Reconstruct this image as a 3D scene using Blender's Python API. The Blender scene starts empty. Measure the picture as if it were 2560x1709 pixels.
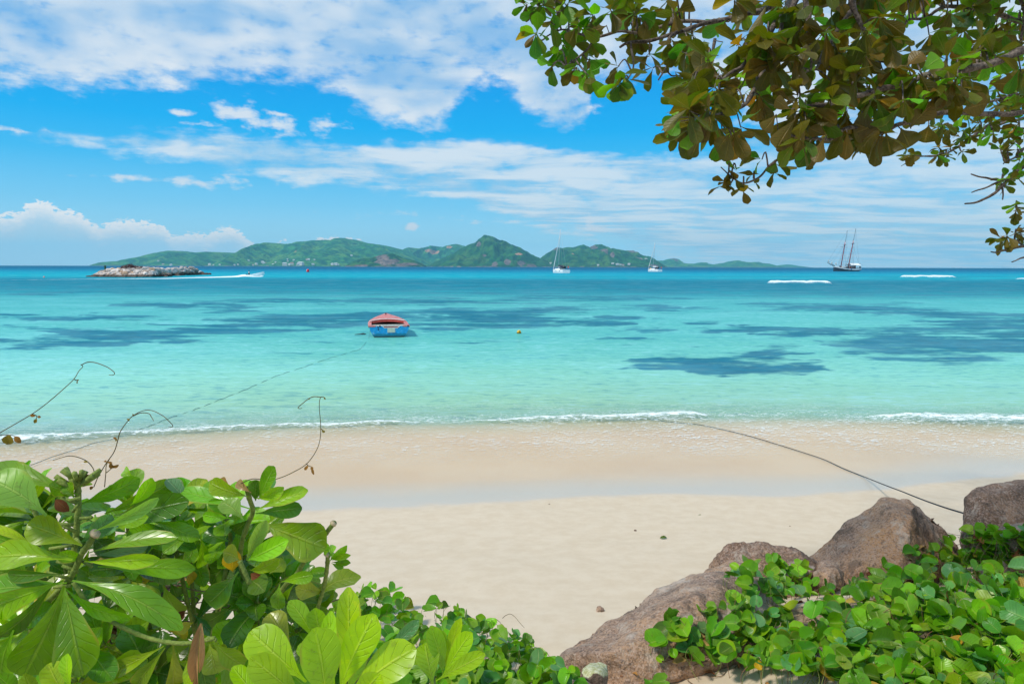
import bpy, bmesh, math, random
import numpy as np
from mathutils import Vector, Matrix, noise as mn
R = math.radians
scene = bpy.context.scene
COL = scene.collection

# ------------------------------------------------------------------ camera
CAMH = 2.8
FPX = 1706.7                       # focal length in pixels of a 2560 px wide frame
PITCH, ROLL = R(6.30), R(0.15)
cam_d = bpy.data.cameras.new('camera'); cam = bpy.data.objects.new('camera', cam_d); COL.objects.link(cam)
cam_d.sensor_width = 36; cam_d.lens = 24.0; cam_d.clip_start = 0.05; cam_d.clip_end = 60000
CM = Matrix.Rotation(R(90) - PITCH, 3, 'X') @ Matrix.Rotation(ROLL, 3, 'Z')
cam.matrix_world = Matrix.Translation((0, 0, CAMH)) @ CM.to_4x4()
scene.camera = cam
CMI = CM.inverted()

# ------------------------------------------------------------------ render look
scene.view_settings.view_transform = 'Standard'; scene.view_settings.look = 'None'
scene.view_settings.gamma = 1; scene.view_settings.exposure = 0.2
scene.cycles.use_denoising = True
scene.cycles.max_bounces = 8; scene.cycles.diffuse_bounces = 3; scene.cycles.glossy_bounces = 3
scene.cycles.transparent_max_bounces = 12; scene.cycles.volume_bounces = 0
scene.cycles.caustics_reflective = False; scene.cycles.caustics_refractive = False

def ray(px, py):
    v = CM @ Vector(((px - 1280) / FPX, -(py - 854.5) / FPX, -1))
    return v / v.y
def pt(px, py, Y):
    return Vector((0, 0, CAMH)) + ray(px, py) * Y
def pix(x, y, z):
    v = CMI @ Vector((x, y, z - CAMH))
    return 1280 + FPX * v.x / -v.z, 854.5 - FPX * v.y / -v.z
K = 2560 / 2349                    # the whole-photo view was 2349 px wide
def azel(px, py):                  # pixel of the 2349 view -> azimuth, elevation in degrees
    v = ray(px * K, py * K).normalized()
    return math.degrees(math.atan2(v.x, v.y)), math.degrees(math.asin(v.z))

# ------------------------------------------------------------------ node helper
def sock(nt, v, i):
    if isinstance(v, bpy.types.NodeSocket): nt.links.new(v, i)
    elif v is not None:
        try: i.default_value = v
        except Exception:
            i.default_value = (v[0], v[1], v[2], 1.0) if hasattr(v, '__len__') and len(v) == 3 else (v, v, v)
class G:
    def __init__(s, nt): s.nt = nt; nt.nodes.clear()
    def n(s, t, ins=None, **pr):
        nd = s.nt.nodes.new(t)
        for k, v in pr.items(): setattr(nd, k, v)
        for k, v in (ins or {}).items(): sock(s.nt, v, nd.inputs[k])
        return nd
    def m(s, op, a, b=None, c=None, clamp=False):
        nd = s.nt.nodes.new('ShaderNodeMath'); nd.operation = op; nd.use_clamp = clamp
        for i, v in enumerate((a, b, c)):
            if v is not None: sock(s.nt, v, nd.inputs[i])
        return nd.outputs[0]
    def mix(s, f, a, b, blend='MIX'):
        nd = s.nt.nodes.new('ShaderNodeMix'); nd.data_type = 'RGBA'; nd.blend_type = blend; nd.clamp_factor = True
        sock(s.nt, f, nd.inputs['Factor'])
        for v, i in ((a, nd.inputs[6]), (b, nd.inputs[7])):
            if isinstance(v, (tuple, list)): v = (v[0], v[1], v[2], 1)
            sock(s.nt, v, i)
        return nd.outputs[2]
    def mr(s, v, a, b, c=0.0, d=1.0, smooth=True):
        nd = s.nt.nodes.new('ShaderNodeMapRange'); nd.interpolation_type = 'SMOOTHSTEP' if smooth else 'LINEAR'
        for k, x in zip(range(5), (v, a, b, c, d)): sock(s.nt, x, nd.inputs[k])
        return nd.outputs[0]
    def noise(s, vec, scale, detail=3, rough=.5, dist=0.0, out=0):
        nd = s.n('ShaderNodeTexNoise', {'Vector': vec, 'Scale': scale, 'Detail': detail, 'Roughness': rough, 'Distortion': dist})
        return nd.outputs[out]
    def vm(s, op, a, b=None, scale=None):
        nd = s.nt.nodes.new('ShaderNodeVectorMath'); nd.operation = op
        sock(s.nt, a, nd.inputs[0])
        if b is not None: sock(s.nt, b, nd.inputs[1])
        if scale is not None: sock(s.nt, scale, nd.inputs[3])
        return nd.outputs[0]
    def ramp(s, f, stops, interp='LINEAR'):
        nd = s.n('ShaderNodeValToRGB', {'Fac': f}); cr = nd.color_ramp; cr.interpolation = interp
        while len(cr.elements) > 1: cr.elements.remove(cr.elements[-1])
        for i, (p, c) in enumerate(stops):
            e = cr.elements[0] if i == 0 else cr.elements.new(p)
            e.position = p; e.color = (*c, 1) if len(c) == 3 else c
        return nd.outputs[0]
    def attr(s, name, out='Fac'):
        return s.n('ShaderNodeAttribute', attribute_name=name).outputs[out]
    def sep(s, v): return s.n('ShaderNodeSeparateXYZ', {0: v}).outputs
    def comb(s, x, y, z): return s.n('ShaderNodeCombineXYZ', {0: x, 1: y, 2: z}).outputs[0]
    def curve(s, v, pts, x0, x1, y0, y1):        # piecewise-linear function of v
        nd = s.n('ShaderNodeFloatCurve'); mp = nd.mapping; cv = mp.curves[0]
        ps = sorted(((p[0] - x0) / (x1 - x0), (p[1] - y0) / (y1 - y0)) for p in pts)
        cv.points[0].location = (0, ps[0][1]); cv.points[1].location = (1, ps[-1][1])
        for p in ps:
            if 0 < p[0] < 1: cv.points.new(*p)
        mp.update()
        sock(s.nt, s.mr(v, x0, x1, 0.0, 1.0, False), nd.inputs['Value'])
        return s.m('MULTIPLY_ADD', nd.outputs[0], y1 - y0, y0)

def mat(name):
    m = bpy.data.materials.new(name); m.use_nodes = True
    g = G(m.node_tree); out = g.n('ShaderNodeOutputMaterial')
    def fin(sh, vol=None):
        if sh is not None: g.nt.links.new(sh, out.inputs[0])
        if vol is not None: g.nt.links.new(vol, out.inputs['Volume'])
        return m
    return g, fin
def bsdf(g, col, rough=.6, bump=None, bstr=.3, bdist=.01, **kw):
    ins = {'Base Color': (*col, 1) if isinstance(col, tuple) and len(col) == 3 else col, 'Roughness': rough}
    ins.update(kw)
    if bump is not None:
        ins['Normal'] = g.n('ShaderNodeBump', {'Height': bump, 'Strength': bstr, 'Distance': bdist}).outputs[0]
    return g.n('ShaderNodeBsdfPrincipled', ins).outputs[0]

# ------------------------------------------------------------------ sun and sky
SUN = Vector((-0.52, -0.38, 0.80)).normalized()        # towards the sun
sd = bpy.data.lights.new('sun', 'SUN'); so = bpy.data.objects.new('sun', sd); COL.objects.link(so)
sd.energy = 3.0; sd.angle = R(7); sd.color = (1, .94, .84)
so.rotation_euler = SUN.to_track_quat('Z', 'Y').to_euler()

def build_world():
    w = bpy.data.worlds.new('World'); scene.world = w; w.use_nodes = True
    g = G(w.node_tree)
    d = g.n('ShaderNodeTexCoord').outputs['Generated']
    x, y, z = g.sep(d)[:3]
    az = g.m('MULTIPLY', g.m('ARCTAN2', x, y), 57.2958)
    el = g.m('MULTIPLY', g.m('ARCSINE', z), 57.2958)
    sky = g.n('ShaderNodeTexSky', sky_type='NISHITA', sun_disc=False, sun_elevation=math.asin(SUN.z),
              sun_rotation=math.atan2(SUN.x, SUN.y), air_density=1.0, dust_density=.25, ozone_density=2.2)
    hs = g.n('ShaderNodeHueSaturation', {'Color': sky.outputs[0], 'Saturation': 1.32, 'Value': 1.0, 'Hue': .487}).outputs[0]
    # hand-graded clear air: deep blue high, pale cyan low
    air = g.ramp(g.m('DIVIDE', el, 40.0), [(0, (.58, .90, 1.08)), (.05, (.45, .84, 1.05)), (.12, (.22, .67, 1.0)), (.20, (.05, .53, .98)), (.27, (.0, .45, .96)), (.36, (.0, .36, .90)), (1, (.0, .22, .65))])
    hs = g.mix(.96, hs, g.mix(1.0, air, (8.2, 8.2, 8.2), 'MULTIPLY'))
    X0, X1 = -44.0, 44.0
    def C(pts, y0=-2.0, y1=24.0):
        return g.curve(az, [azel(*p) for p in pts], X0, X1, y0, y1)
    E1 = C([(0, 205), (300, 203), (520, 188), (640, 190), (760, 215), (850, 285), (930, 310), (1010, 300), (1080, 215), (1130, 200), (1200, 250), (1300, 305), (1345, 290), (1370, 215), (1500, 190), (1600, 215), (1750, 300), (2349, 300)])
    E2 = C([(0, 305), (90, 300), (180, 298), (320, 302), (500, 300), (650, 318), (800, 330), (1000, 318), (1150, 318), (1300, 340), (1480, 352), (1640, 345), (1750, 300), (2349, 270)])
    E3 = C([(0, 300), (95, 312), (200, 340), (400, 372), (560, 405), (700, 425), (900, 440), (1050, 470), (1200, 520), (1400, 560), (1700, 615), (2349, 640)])
    den = g.m('ADD', g.m('MAXIMUM', z, 0.0), .055)
    p = g.comb(g.m('DIVIDE', x, den), g.m('DIVIDE', y, den), 0.0)
    warp = g.noise(p, .9, 2, .5, out=1)
    pw = g.vm('ADD', p, g.vm('SCALE', g.vm('SUBTRACT', warp, (.5, .5, .5)), scale=.9))
    n1 = g.noise(pw, 1.1, 5, .60)
    n2 = g.noise(g.vm('MULTIPLY', pw, (1.0, 1.7, 1.0)), .85, 5, .60)
    dirn = g.comb(g.m('MULTIPLY', az, .1), g.m('MULTIPLY', el, .2), 0.0)
    nb = g.noise(dirn, 5.2, 6, .58)            # billows
    nbb = g.noise(dirn, 1.6, 2, .5)
    t = g.m('SUBTRACT', n1, .5); t2 = g.m('SUBTRACT', n2, .5); tb = g.m('SUBTRACT', nb, .5)
    # upper bank
    c1 = g.m('MINIMUM', g.m('DIVIDE', g.m('SUBTRACT', el, E1), 1.5), 1.2)
    c1 = g.m('ADD', c1, g.m('ADD', g.m('MULTIPLY', t, 2.8), g.m('MULTIPLY', tb, 3.4)))
    d1 = g.mr(c1, -.20, 1.25)
    # middle band
    c2 = g.m('MINIMUM', g.m('DIVIDE', g.m('SUBTRACT', E2, el), .8), g.m('DIVIDE', g.m('SUBTRACT', el, E3), 1.3))
    c2 = g.m('MINIMUM', c2, .9)
    c2 = g.m('ADD', c2, g.m('ADD', g.m('MULTIPLY', t2, 2.6), g.m('MULTIPLY', tb, 2.2)))
    d2 = g.m('MULTIPLY', g.mr(c2, -.15, 1.05), g.mr(az, -8, 25, .93, .80))
    # loose puffs in the blue gap, thin streaks
    def blob(px, py, rx, ry, k=1.0):
        a, e = azel(px, py)
        u = g.m('DIVIDE', g.m('SUBTRACT', az, a), rx / 1566 * 57.3); v = g.m('DIVIDE', g.m('SUBTRACT', el, e), ry / 1566 * 57.3)
        r = g.m('SQRT', g.m('ADD', g.m('MULTIPLY', u, u), g.m('MULTIPLY', v, v)))
        return g.m('MULTIPLY', g.m('SUBTRACT', 1.0, r), k)
    bl = None
    for b in [(555, 262, 70, 24), (640, 290, 80, 34), (745, 287, 60, 30), (25, 298, 50, 9), (105, 297, 28, 11), (460, 285, 50, 9), (410, 260, 35, 8), (250, 405, 110, 11, .9), (490, 418, 130, 14, .8), (1350, 245, 60, 18, .5),
              (945, 519, 16, 10), (1350, 515, 20, 18), (1390, 525, 60, 10, .4), (640, 262, 50, 8), (1050, 495, 200, 12, .5)]:
        q = blob(*b); bl = q if bl is None else g.m('MAXIMUM', bl, q)
    cb = g.m('ADD', g.m('MULTIPLY', g.m('MAXIMUM', bl, -1.5), 1.0), g.m('ADD', g.m('MULTIPLY', tb, 3.6), g.m('MULTIPLY', t, 2.2)))
    d3 = g.m('MULTIPLY', g.mr(cb, .15, 1.15), .92)
    # cumulus over the horizon
    E4 = C([(-60, 500), (0, 486), (45, 482), (60, 468), (95, 462), (130, 476), (190, 492), (222, 515), (240, 512), (300, 505), (370, 512), (400, 540), (430, 534), (470, 536), (500, 524), (520, 520), (545, 528), (580, 556), (625, 566), (650, 550), (672, 560), (700, 556), (740, 546), (800, 545), (840, 556), (870, 575), (950, 700), (2349, 700)], -5, 8)
    cn = g.noise(dirn, 9.0, 6, .62)
    cn2 = g.noise(dirn, 26.0, 4, .6)
    bil = g.m('ADD', g.m('MULTIPLY', g.m('SUBTRACT', .5, g.m('ABSOLUTE', g.m('SUBTRACT', cn, .5))), 3.2), g.m('MULTIPLY', g.m('SUBTRACT', cn2, .5), .7))
    above = g.m('SUBTRACT', g.m('ADD', E4, g.m('SUBTRACT', bil, 1.45)), el)
    d4 = g.m('MULTIPLY', g.mr(above, -.05, .15), g.mr(above, .4, 3.0, 1.0, .5))
    lit4 = g.m('MULTIPLY', g.mr(above, .1, 1.6, 1.0, .15), g.mr(g.m('ADD', cn2, g.m('MULTIPLY', bil, .25)), .55, .95, .45, 1.0))
    white = (1.0, 1.0, 1.0); shade = (.40, .60, .84)
    s1 = g.mr(g.m('ADD', g.m('MULTIPLY', nbb, .55), g.m('MULTIPLY', n1, .45)), .40, .62)
    low1 = g.mr(g.m('SUBTRACT', el, E1), 0.0, 5.5, .95, .35)     # the bank's lower fringe is whiter
    colA = g.mix(g.m('ADD', g.m('MULTIPLY', s1, .55), g.m('MULTIPLY', low1, g.m('ADD', .1, g.m('MULTIPLY', nb, .8)))), (.30, .58, .87), (.86, .93, 1.0))
    colB = g.mix(g.mr(n2, .36, .62), (.42, .70, .94), (.92, .97, 1.0))
    colC = g.mix(lit4, (.58, .82, 1.0), (1.12, 1.10, 1.08))
    k = 7.6
    def sc(c): return g.mix(1.0, c, (k, k, k), 'MULTIPLY')
    c = g.mix(g.m('MULTIPLY', d2, .90), hs, sc(colB))
    c = g.mix(g.m('MULTIPLY', d1, g.mr(g.m('ADD', g.m('MULTIPLY', nbb, .5), g.m('MULTIPLY', n1, .5)), .36, .58, .62, .97)), c, sc(colA))
    c = g.mix(d3, c, sc((.84, .91, .98)))
    c = g.mix(d4, c, sc(colC))
    # below the horizon: nothing to see
    bg = g.n('ShaderNodeBackground', {'Color': c, 'Strength': .105})
    out = g.n('ShaderNodeOutputWorld'); g.nt.links.new(bg.outputs[0], out.inputs[0])
build_world()

# ------------------------------------------------------------------ mesh builder and tagging
def tag(o, label=None, cat=None, group=None, kind=None):
    if label: o['label'] = label
    if cat: o['category'] = cat
    if group: o['group'] = group
    if kind: o['kind'] = kind
    return o
def empty(name, loc, label, cat, group=None, rz=0.0):
    o = bpy.data.objects.new(name, None); COL.objects.link(o); o.location = loc; o.rotation_euler = (0, 0, rz)
    o.empty_display_size = .1
    return tag(o, label, cat, group)
def link_mesh(name, me, material=None, parent=None, loc=None):
    o = bpy.data.objects.new(name, me); COL.objects.link(o)
    if material: me.materials.append(material)
    if parent: o.parent = parent
    if loc is not None: o.location = loc
    return o
class MB:
    def __init__(s): s.v = []; s.f = []; s.luv = []; s.tint = []
    def add(s, vs, fs, luv=None, tint=(1, 1, 1)):
        b = len(s.v); s.v.extend(tuple(v) for v in vs); s.f.extend(tuple(i + b for i in f) for f in fs)
        s.luv.extend(luv if luv is not None else [(0, 0, 0)] * len(vs)); s.tint.extend([(*tint, 1)] * len(vs))
    def tube(s, pts, r, sides=6, tint=(1, 1, 1), caps=True):
        pts = [Vector(p) for p in pts]; n = len(pts)
        if n < 2: return
        rr = r if isinstance(r, (list, tuple)) else [r] * n
        if len(rr) == 2 and n != 2: rr = [rr[0] + (rr[1] - rr[0]) * i / (n - 1) for i in range(n)]
        vs = []; ref = None
        for i, p in enumerate(pts):
            t = (pts[min(i + 1, n - 1)] - pts[max(i - 1, 0)])
            t = t.normalized() if t.length > 1e-9 else Vector((0, 0, 1))
            if ref is None: ref = t.orthogonal().normalized()
            ref = ref - t * ref.dot(t)
            ref = ref.normalized() if ref.length > 1e-6 else t.orthogonal().normalized()
            b = t.cross(ref)
            for k in range(sides):
                a = 2 * math.pi * k / sides
                vs.append(p + (ref * math.cos(a) + b * math.sin(a)) * rr[i])
        fs = [(i * sides + k, i * sides + (k + 1) % sides, (i + 1) * sides + (k + 1) % sides, (i + 1) * sides + k) for i in range(n - 1) for k in range(sides)]
        if caps: fs += [tuple(range(sides))[::-1], tuple((n - 1) * sides + k for k in range(sides))]
        s.add(vs, fs, [(0, i / (n - 1), 0) for i in range(n) for k in range(sides)], tint)
    def box(s, c, size, rot=None, tint=(1, 1, 1)):
        c = Vector(c); M = rot or Matrix.Identity(3)
        vs = [c + M @ Vector((sx * size[0] / 2, sy * size[1] / 2, sz * size[2] / 2)) for sx in (-1, 1) for sy in (-1, 1) for sz in (-1, 1)]
        s.add(vs, [(0, 1, 3, 2), (4, 6, 7, 5), (0, 4, 5, 1), (2, 3, 7, 6), (0, 2, 6, 4), (1, 5, 7, 3)], None, tint)
    def build(s, name, material=None, parent=None, smooth=True):
        me = bpy.data.meshes.new(name); me.from_pydata(s.v, [], s.f); me.update()
        a = me.attributes.new('luv', 'FLOAT_VECTOR', 'POINT'); a.data.foreach_set('vector', np.array(s.luv, 'f').ravel())
        a = me.attributes.new('tint', 'FLOAT_COLOR', 'POINT'); a.data.foreach_set('color', np.array(s.tint, 'f').ravel())
        me.polygons.foreach_set('use_smooth', [smooth] * len(me.polygons))
        return link_mesh(name, me, material, parent)
def sm(t, a, b):
    t = np.clip((t - a) / (b - a), 0, 1); return t * t * (3 - 2 * t)
def smooth_line(pts, n=6):            # Catmull-Rom
    P = [Vector(p) for p in pts]; out = []
    for i in range(len(P) - 1):
        a, b, c, d = P[max(i - 1, 0)], P[i], P[i + 1], P[min(i + 2, len(P) - 1)]
        for k in range(n):
            t = k / n
            out.append(.5 * ((2 * b) + (c - a) * t + (2 * a - 5 * b + 4 * c - d) * t * t + (3 * b - a - 3 * c + d) * t ** 3))
    out.append(P[-1]); return out
def vnoise(x, y, seed=0):             # numpy value noise
    xi = np.floor(x).astype(np.int64); yi = np.floor(y).astype(np.int64); fx = x - xi; fy = y - yi
    fx = fx * fx * (3 - 2 * fx); fy = fy * fy * (3 - 2 * fy)
    def h(a, b):
        n = (a * 374761393 + b * 668265263 + seed * 1442695041) & 0x7fffffff
        n = ((n ^ (n >> 13)) * 1274126177) & 0x7fffffff
        return ((n ^ (n >> 16)) & 0xffff) / 65535.0
    return (h(xi, yi) * (1 - fx) + h(xi + 1, yi) * fx) * (1 - fy) + (h(xi, yi + 1) * (1 - fx) + h(xi + 1, yi + 1) * fx) * fy
def fbm(x, y, o=4, seed=0, g=.5):
    s = 0; a = 1; t = 0
    for i in range(o): s = s + a * vnoise(x * 2 ** i + 13.7 * i, y * 2 ** i + 7.3 * i, seed + i); t += a; a *= g
    return s / t

# ------------------------------------------------------------------ beach terrain
def on_z(px, py, z=0.0):
    r = ray(px * K, py * K); return Vector((0, 0, CAMH)) + r * ((z - CAMH) / r.z)
WLP = [on_z(*p) for p in [(0, 1022), (150, 1014), (300, 1003), (500, 992), (700, 982), (900, 976), (1150, 972), (1400, 968), (1610, 964), (1800, 962), (2000, 965), (2200, 974), (2349, 978)]]
WLX = [p.x for p in WLP]; WLY = [p.y for p in WLP]
WLX = [-400, -30] + WLX + [30, 400]; WLY = [WLY[0] - 6, WLY[0] - 1.2] + WLY + [WLY[-1] + .5, WLY[-1] + 10]
PS = [-60, -14, -12, -10.3, -9.4, -8.6, -7.4, -6.4, -5.0, -4.0, -2.0, 0, 2, 6, 14, 30, 80, 400]
PZ = [2.0, 1.30, 1.25, 1.17, 1.02, .84, .66, .50, .34, .22, .08, 0, -.12, -.4, -.9, -1.6, -2.5, -3]
def sdist(x, y): return y - np.interp(x, WLX, WLY)
def sand_z(x, y):
    x = np.asarray(x, float); y = np.asarray(y, float)
    s = sdist(x, y)
    z = np.interp(s, PS, PZ)
    z = z * .5 + .25 * np.interp(s - .6, PS, PZ) + .25 * np.interp(s + .6, PS, PZ)
    z = z + .30 * sm(x, .5, 2.2) * sm(-y, -4.4, -2.9)                       # mound on the right
    dry = sm(-s, 4.0, 6.0)
    z = z + (fbm(x * 1.3, y * 1.3, 3, 5) - .5) * .022 * dry + (fbm(x * 6, y * 6, 3, 9) - .5) * .035 * sm(-s, 8.2, 9.2)
    return z
def gnd(px, py):                       # 2560-frame pixel -> point on the sand
    r = ray(px, py); a, b = .8, 60.0
    t = a
    while t < b:
        p = Vector((0, 0, CAMH)) + r * t
        if p.z < float(sand_z(p.x, p.y)): break
        t += .02 if t < 6 else .1
    return Vector((0, 0, CAMH)) + r * t
WDP = [gnd(px * K, py * K) for px, py in [(60, 1190), (700, 1176), (860, 1172), (1100, 1160), (1350, 1150), (1600, 1141), (1800, 1142), (1950, 1136), (2100, 1122), (2250, 1100), (2349, 1086)]]
WDX = [-400, -30] + [p.x for p in WDP] + [30, 400]; WDY = [WDP[0].y - 5, WDP[0].y - 1] + [p.y for p in WDP] + [WDP[-1].y + 1, WDP[-1].y + 5]
def wet_d(x, y): return y - np.interp(x, WDX, WDY)      # > 0 : washed by the swash

def grid_mesh(name, X, Y, Z, attrs, material, keep=None):
    nr, nc = X.shape
    me = bpy.data.meshes.new(name)
    co = np.stack([X, Y, Z], -1).reshape(-1, 3).astype('f')
    i = np.arange(nr * nc).reshape(nr, nc)
    q = np.stack([i[:-1, :-1], i[:-1, 1:], i[1:, 1:], i[1:, :-1]], -1).reshape(-1, 4)
    if keep is not None:
        k = keep.reshape(-1); q = q[k[q].any(1)]
    me.vertices.add(len(co)); me.vertices.foreach_set('co', co.ravel())
    me.loops.add(q.size); me.loops.foreach_set('vertex_index', q.ravel().astype('i'))
    me.polygons.add(len(q)); me.polygons.foreach_set('loop_start', (np.arange(len(q)) * 4).astype('i'))
    try: me.polygons.foreach_set('loop_total', np.full(len(q), 4, 'i'))
    except Exception: pass
    me.update(calc_edges=True); me.validate()
    me.polygons.foreach_set('use_smooth', [True] * len(me.polygons))
    for k, a in attrs.items():
        if a.ndim == 3:
            at = me.attributes.new(k, 'FLOAT_COLOR', 'POINT')
            at.data.foreach_set('color', np.concatenate([a, np.ones(a.shape[:2] + (1,))], -1).astype('f').ravel())
        else:
            at = me.attributes.new(k, 'FLOAT', 'POINT'); at.data.foreach_set('value', a.astype('f').ravel())
    return link_mesh(name, me, material)

def mat_sand():
    g, fin = mat('sand')
    P = g.n('ShaderNodeNewGeometry').outputs['Position']
    wet = g.attr('wet'); dirt = g.attr('dirt')
    n0 = g.noise(P, .55, 4, .6); n1 = g.noise(P, 7, 5, .65); n2 = g.noise(P, 90, 3, .7); n3 = g.noise(P, 420, 2, .6)
    st = g.noise(g.vm('MULTIPLY', P, (.35, 2.2, 1)), 1.6, 5, .6)
    dry = g.mix(g.mr(n1, .3, .7), (.60, .485, .355), (.65, .54, .41))
    dry = g.mix(g.m('MULTIPLY', g.mr(st, .56, .72), .35), dry, (.60, .48, .345))
    dry = g.mix(g.m('MULTIPLY', g.mr(n2, .62, .75), .30), dry, (.45, .34, .24))
    wetc = g.mix(g.mr(n0, .35, .65), (.66, .445, .255), (.69, .49, .30))
    wv = g.m('ADD', wet, g.m('MULTIPLY', g.m('SUBTRACT', n0, .5), .9))
    wf = g.mr(wv, -.05, .22)
    wetc = g.mix(g.mr(wv, 1.5, .3), wetc, (.58, .49, .39))  # damp edge greyer; the water film's sheen is painted into this colour
    c = g.mix(wf, dry, wetc)
    sp = g.n('ShaderNodeTexVoronoi', {'Vector': P, 'Scale': 9.0, 'Randomness': 1.0})
    spk = g.m('MULTIPLY', g.mr(sp.outputs['Distance'], .03, .055, 1.0, 0.0), g.m('MULTIPLY', g.mr(n1, .5, .62), g.m('SUBTRACT', 1.0, wf)))
    c = g.mix(spk, c, (.28, .18, .10))
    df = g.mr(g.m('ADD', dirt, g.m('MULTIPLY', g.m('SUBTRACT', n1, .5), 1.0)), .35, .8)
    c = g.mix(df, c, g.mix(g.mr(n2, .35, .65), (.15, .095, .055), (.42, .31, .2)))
    h = g.m('ADD', g.m('MULTIPLY', n3, .12), g.m('ADD', g.m('MULTIPLY', n2, .35), g.m('MULTIPLY', n1, 1.0)))
    bm = g.n('ShaderNodeBump', {'Height': h, 'Strength': g.mr(wf, 0, 1, .3, .04), 'Distance': .006}).outputs[0]
    return fin(g.n('ShaderNodeBsdfPrincipled', {'Base Color': c, 'Roughness': g.mr(wf, 0, 1, .9, .28), 'Normal': bm, 'Specular IOR Level': g.m('MULTIPLY', wf, g.mr(wet, .3, 2.4, .26, .05))}).outputs[0])

def build_sand():
    t = np.linspace(-1, 1, 300)
    xs = 7.5 * t + 420 * np.sign(t) * np.clip(np.abs(t) - .86, 0, 1) ** 2.4 * 100 / 1.2
    ys = np.concatenate([np.linspace(-60, -3, 20)[:-1], np.linspace(-3, 9, 230)[:-1], np.linspace(9, 16, 60)[:-1], np.linspace(16, 90, 40)])
    X, Y = np.meshgrid(xs, ys)
    Z = sand_z(X, Y)
    # scuffed hollows where the sand has been trodden near the camera
    s = sdist(X, Y)
    wet = wet_d(X, Y)
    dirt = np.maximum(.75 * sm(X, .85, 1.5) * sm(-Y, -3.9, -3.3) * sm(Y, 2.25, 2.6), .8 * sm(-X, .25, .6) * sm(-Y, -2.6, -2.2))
    o = grid_mesh('ground', X, Y, Z, {'wet': wet, 'dirt': dirt}, mat_sand())
    tag(o, 'pale cream sand beach sloping into the water', kind='structure')
build_sand()

# ------------------------------------------------------------------ sea
def ell(P, L):                          # union of soft ellipses at photo pixels
    a = np.zeros(P[0].shape)
    for cx, cy, rx, ry, *k in L:
        r = np.sqrt(((P[0] - cx) / rx) ** 2 + ((P[1] - cy) / ry) ** 2)
        a = np.maximum(a, (k[0] if k else 1.0) * np.clip((1.65 - r) * .95, 0, 1.1))
    return a
def cropA(L): return [(a / 1.835, 660 + b / 1.835, c / 1.835, d / 1.835, *k) for a, b, c, d, *k in L]
def cropB(L): return [(1280 + a / 1.835, 660 + b / 1.835, c / 1.835, d / 1.835, *k) for a, b, c, d, *k in L]
DARK = cropA([(60, 236, 170, 10), (420, 248, 230, 11), (220, 358, 330, 20), (560, 330, 330, 22), (300, 300, 330, 14, .8), (900, 302, 330, 24), (1250, 272, 330, 22), (1500, 250, 260, 20), (1650, 238, 200, 14),
              (950, 192, 330, 12, .8), (1080, 222, 180, 8, .8), (1330, 168, 330, 10, .8), (900, 182, 50, 8), (1950, 165, 420, 10, .8), (2100, 235, 260, 26), (2150, 280, 260, 18), (2300, 212, 300, 12), (1900, 190, 260, 8, .6), (1500, 212, 60, 4, .9), (1500, 400, 200, 8, .35), (1480, 360, 160, 5, .35), (2150, 352, 200, 8, .3), (300, 130, 600, 9, .45)]) + \
       cropB([(60, 250, 230, 36), (380, 262, 150, 22), (500, 272, 60, 8), (300, 225, 160, 8, .8), (900, 452, 240, 32), (1090, 478, 240, 26), (1175, 412, 110, 34), (1340, 468, 110, 14), (720, 430, 85, 9, .8), (800, 440, 90, 12), (1000, 505, 60, 6),
              (1180, 300, 260, 9), (1000, 290, 80, 7), (1450, 312, 260, 18), (1750, 330, 330, 36), (1980, 385, 300, 50), (2230, 360, 260, 56), (2050, 438, 170, 24), (1600, 408, 130, 15, .7), (1850, 420, 120, 20, .6), (2150, 285, 260, 36), (1980, 235, 260, 24), (1600, 212, 330, 15), (1330, 206, 230, 11, .8), (850, 270, 75, 8), (700, 250, 55, 3, .7), (650, 305, 95, 10, .6), (520, 346, 90, 7, .5), (560, 152, 190, 5, .9), (640, 195, 100, 4, .5), (870, 372, 60, 4, .4),
              (2400, 250, 200, 30, .8), (600, 200, 500, 14, .5), (300, 155, 400, 12, .6), (1300, 185, 500, 8, .5)])
LITE = cropA([(230, 168, 330, 15), (600, 222, 200, 7), (1500, 203, 330, 13), (1600, 190, 100, 8), (900, 270, 170, 8), (700, 290, 90, 5), (100, 310, 200, 14), (1150, 185, 100, 5, .7), (1350, 182, 100, 4, .8), (2100, 272, 80, 5, .5), (2250, 205, 90, 5, .7), (1900, 232, 50, 3, .7)]) + \
       cropB([(1350, 258, 460, 24), (1700, 262, 180, 16), (2200, 200, 230, 20), (2250, 165, 330, 13, .8), (240, 182, 75, 5), (850, 186, 120, 7), (300, 232, 120, 7), (550, 225, 150, 6, .7), (500, 245, 80, 5, .5), (1500, 160, 400, 8, .6), (60, 270, 80, 7, .5), (2350, 420, 130, 10, .6), (2150, 420, 100, 5, .3)])
FOAM1 = [(-200, 1030, 12), (0, 1018, 15), (70, 1014, 13), (150, 1008, 8), (300, 998, 6), (500, 988, 6), (700, 978, 5), (800, 976, 5), (870, 972, 6), (960, 970, 2), (1050, 969, 1.5), (1150, 967, 4), (1250, 964, 7), (1400, 962, 8), (1500, 959, 9), (1580, 957, 10), (1612, 957, 5), (1650, 956, 0), (1980, 957, 0), (2020, 955, 4), (2080, 958, 8), (2200, 964, 12), (2349, 968, 14), (2600, 975, 16)]

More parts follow.
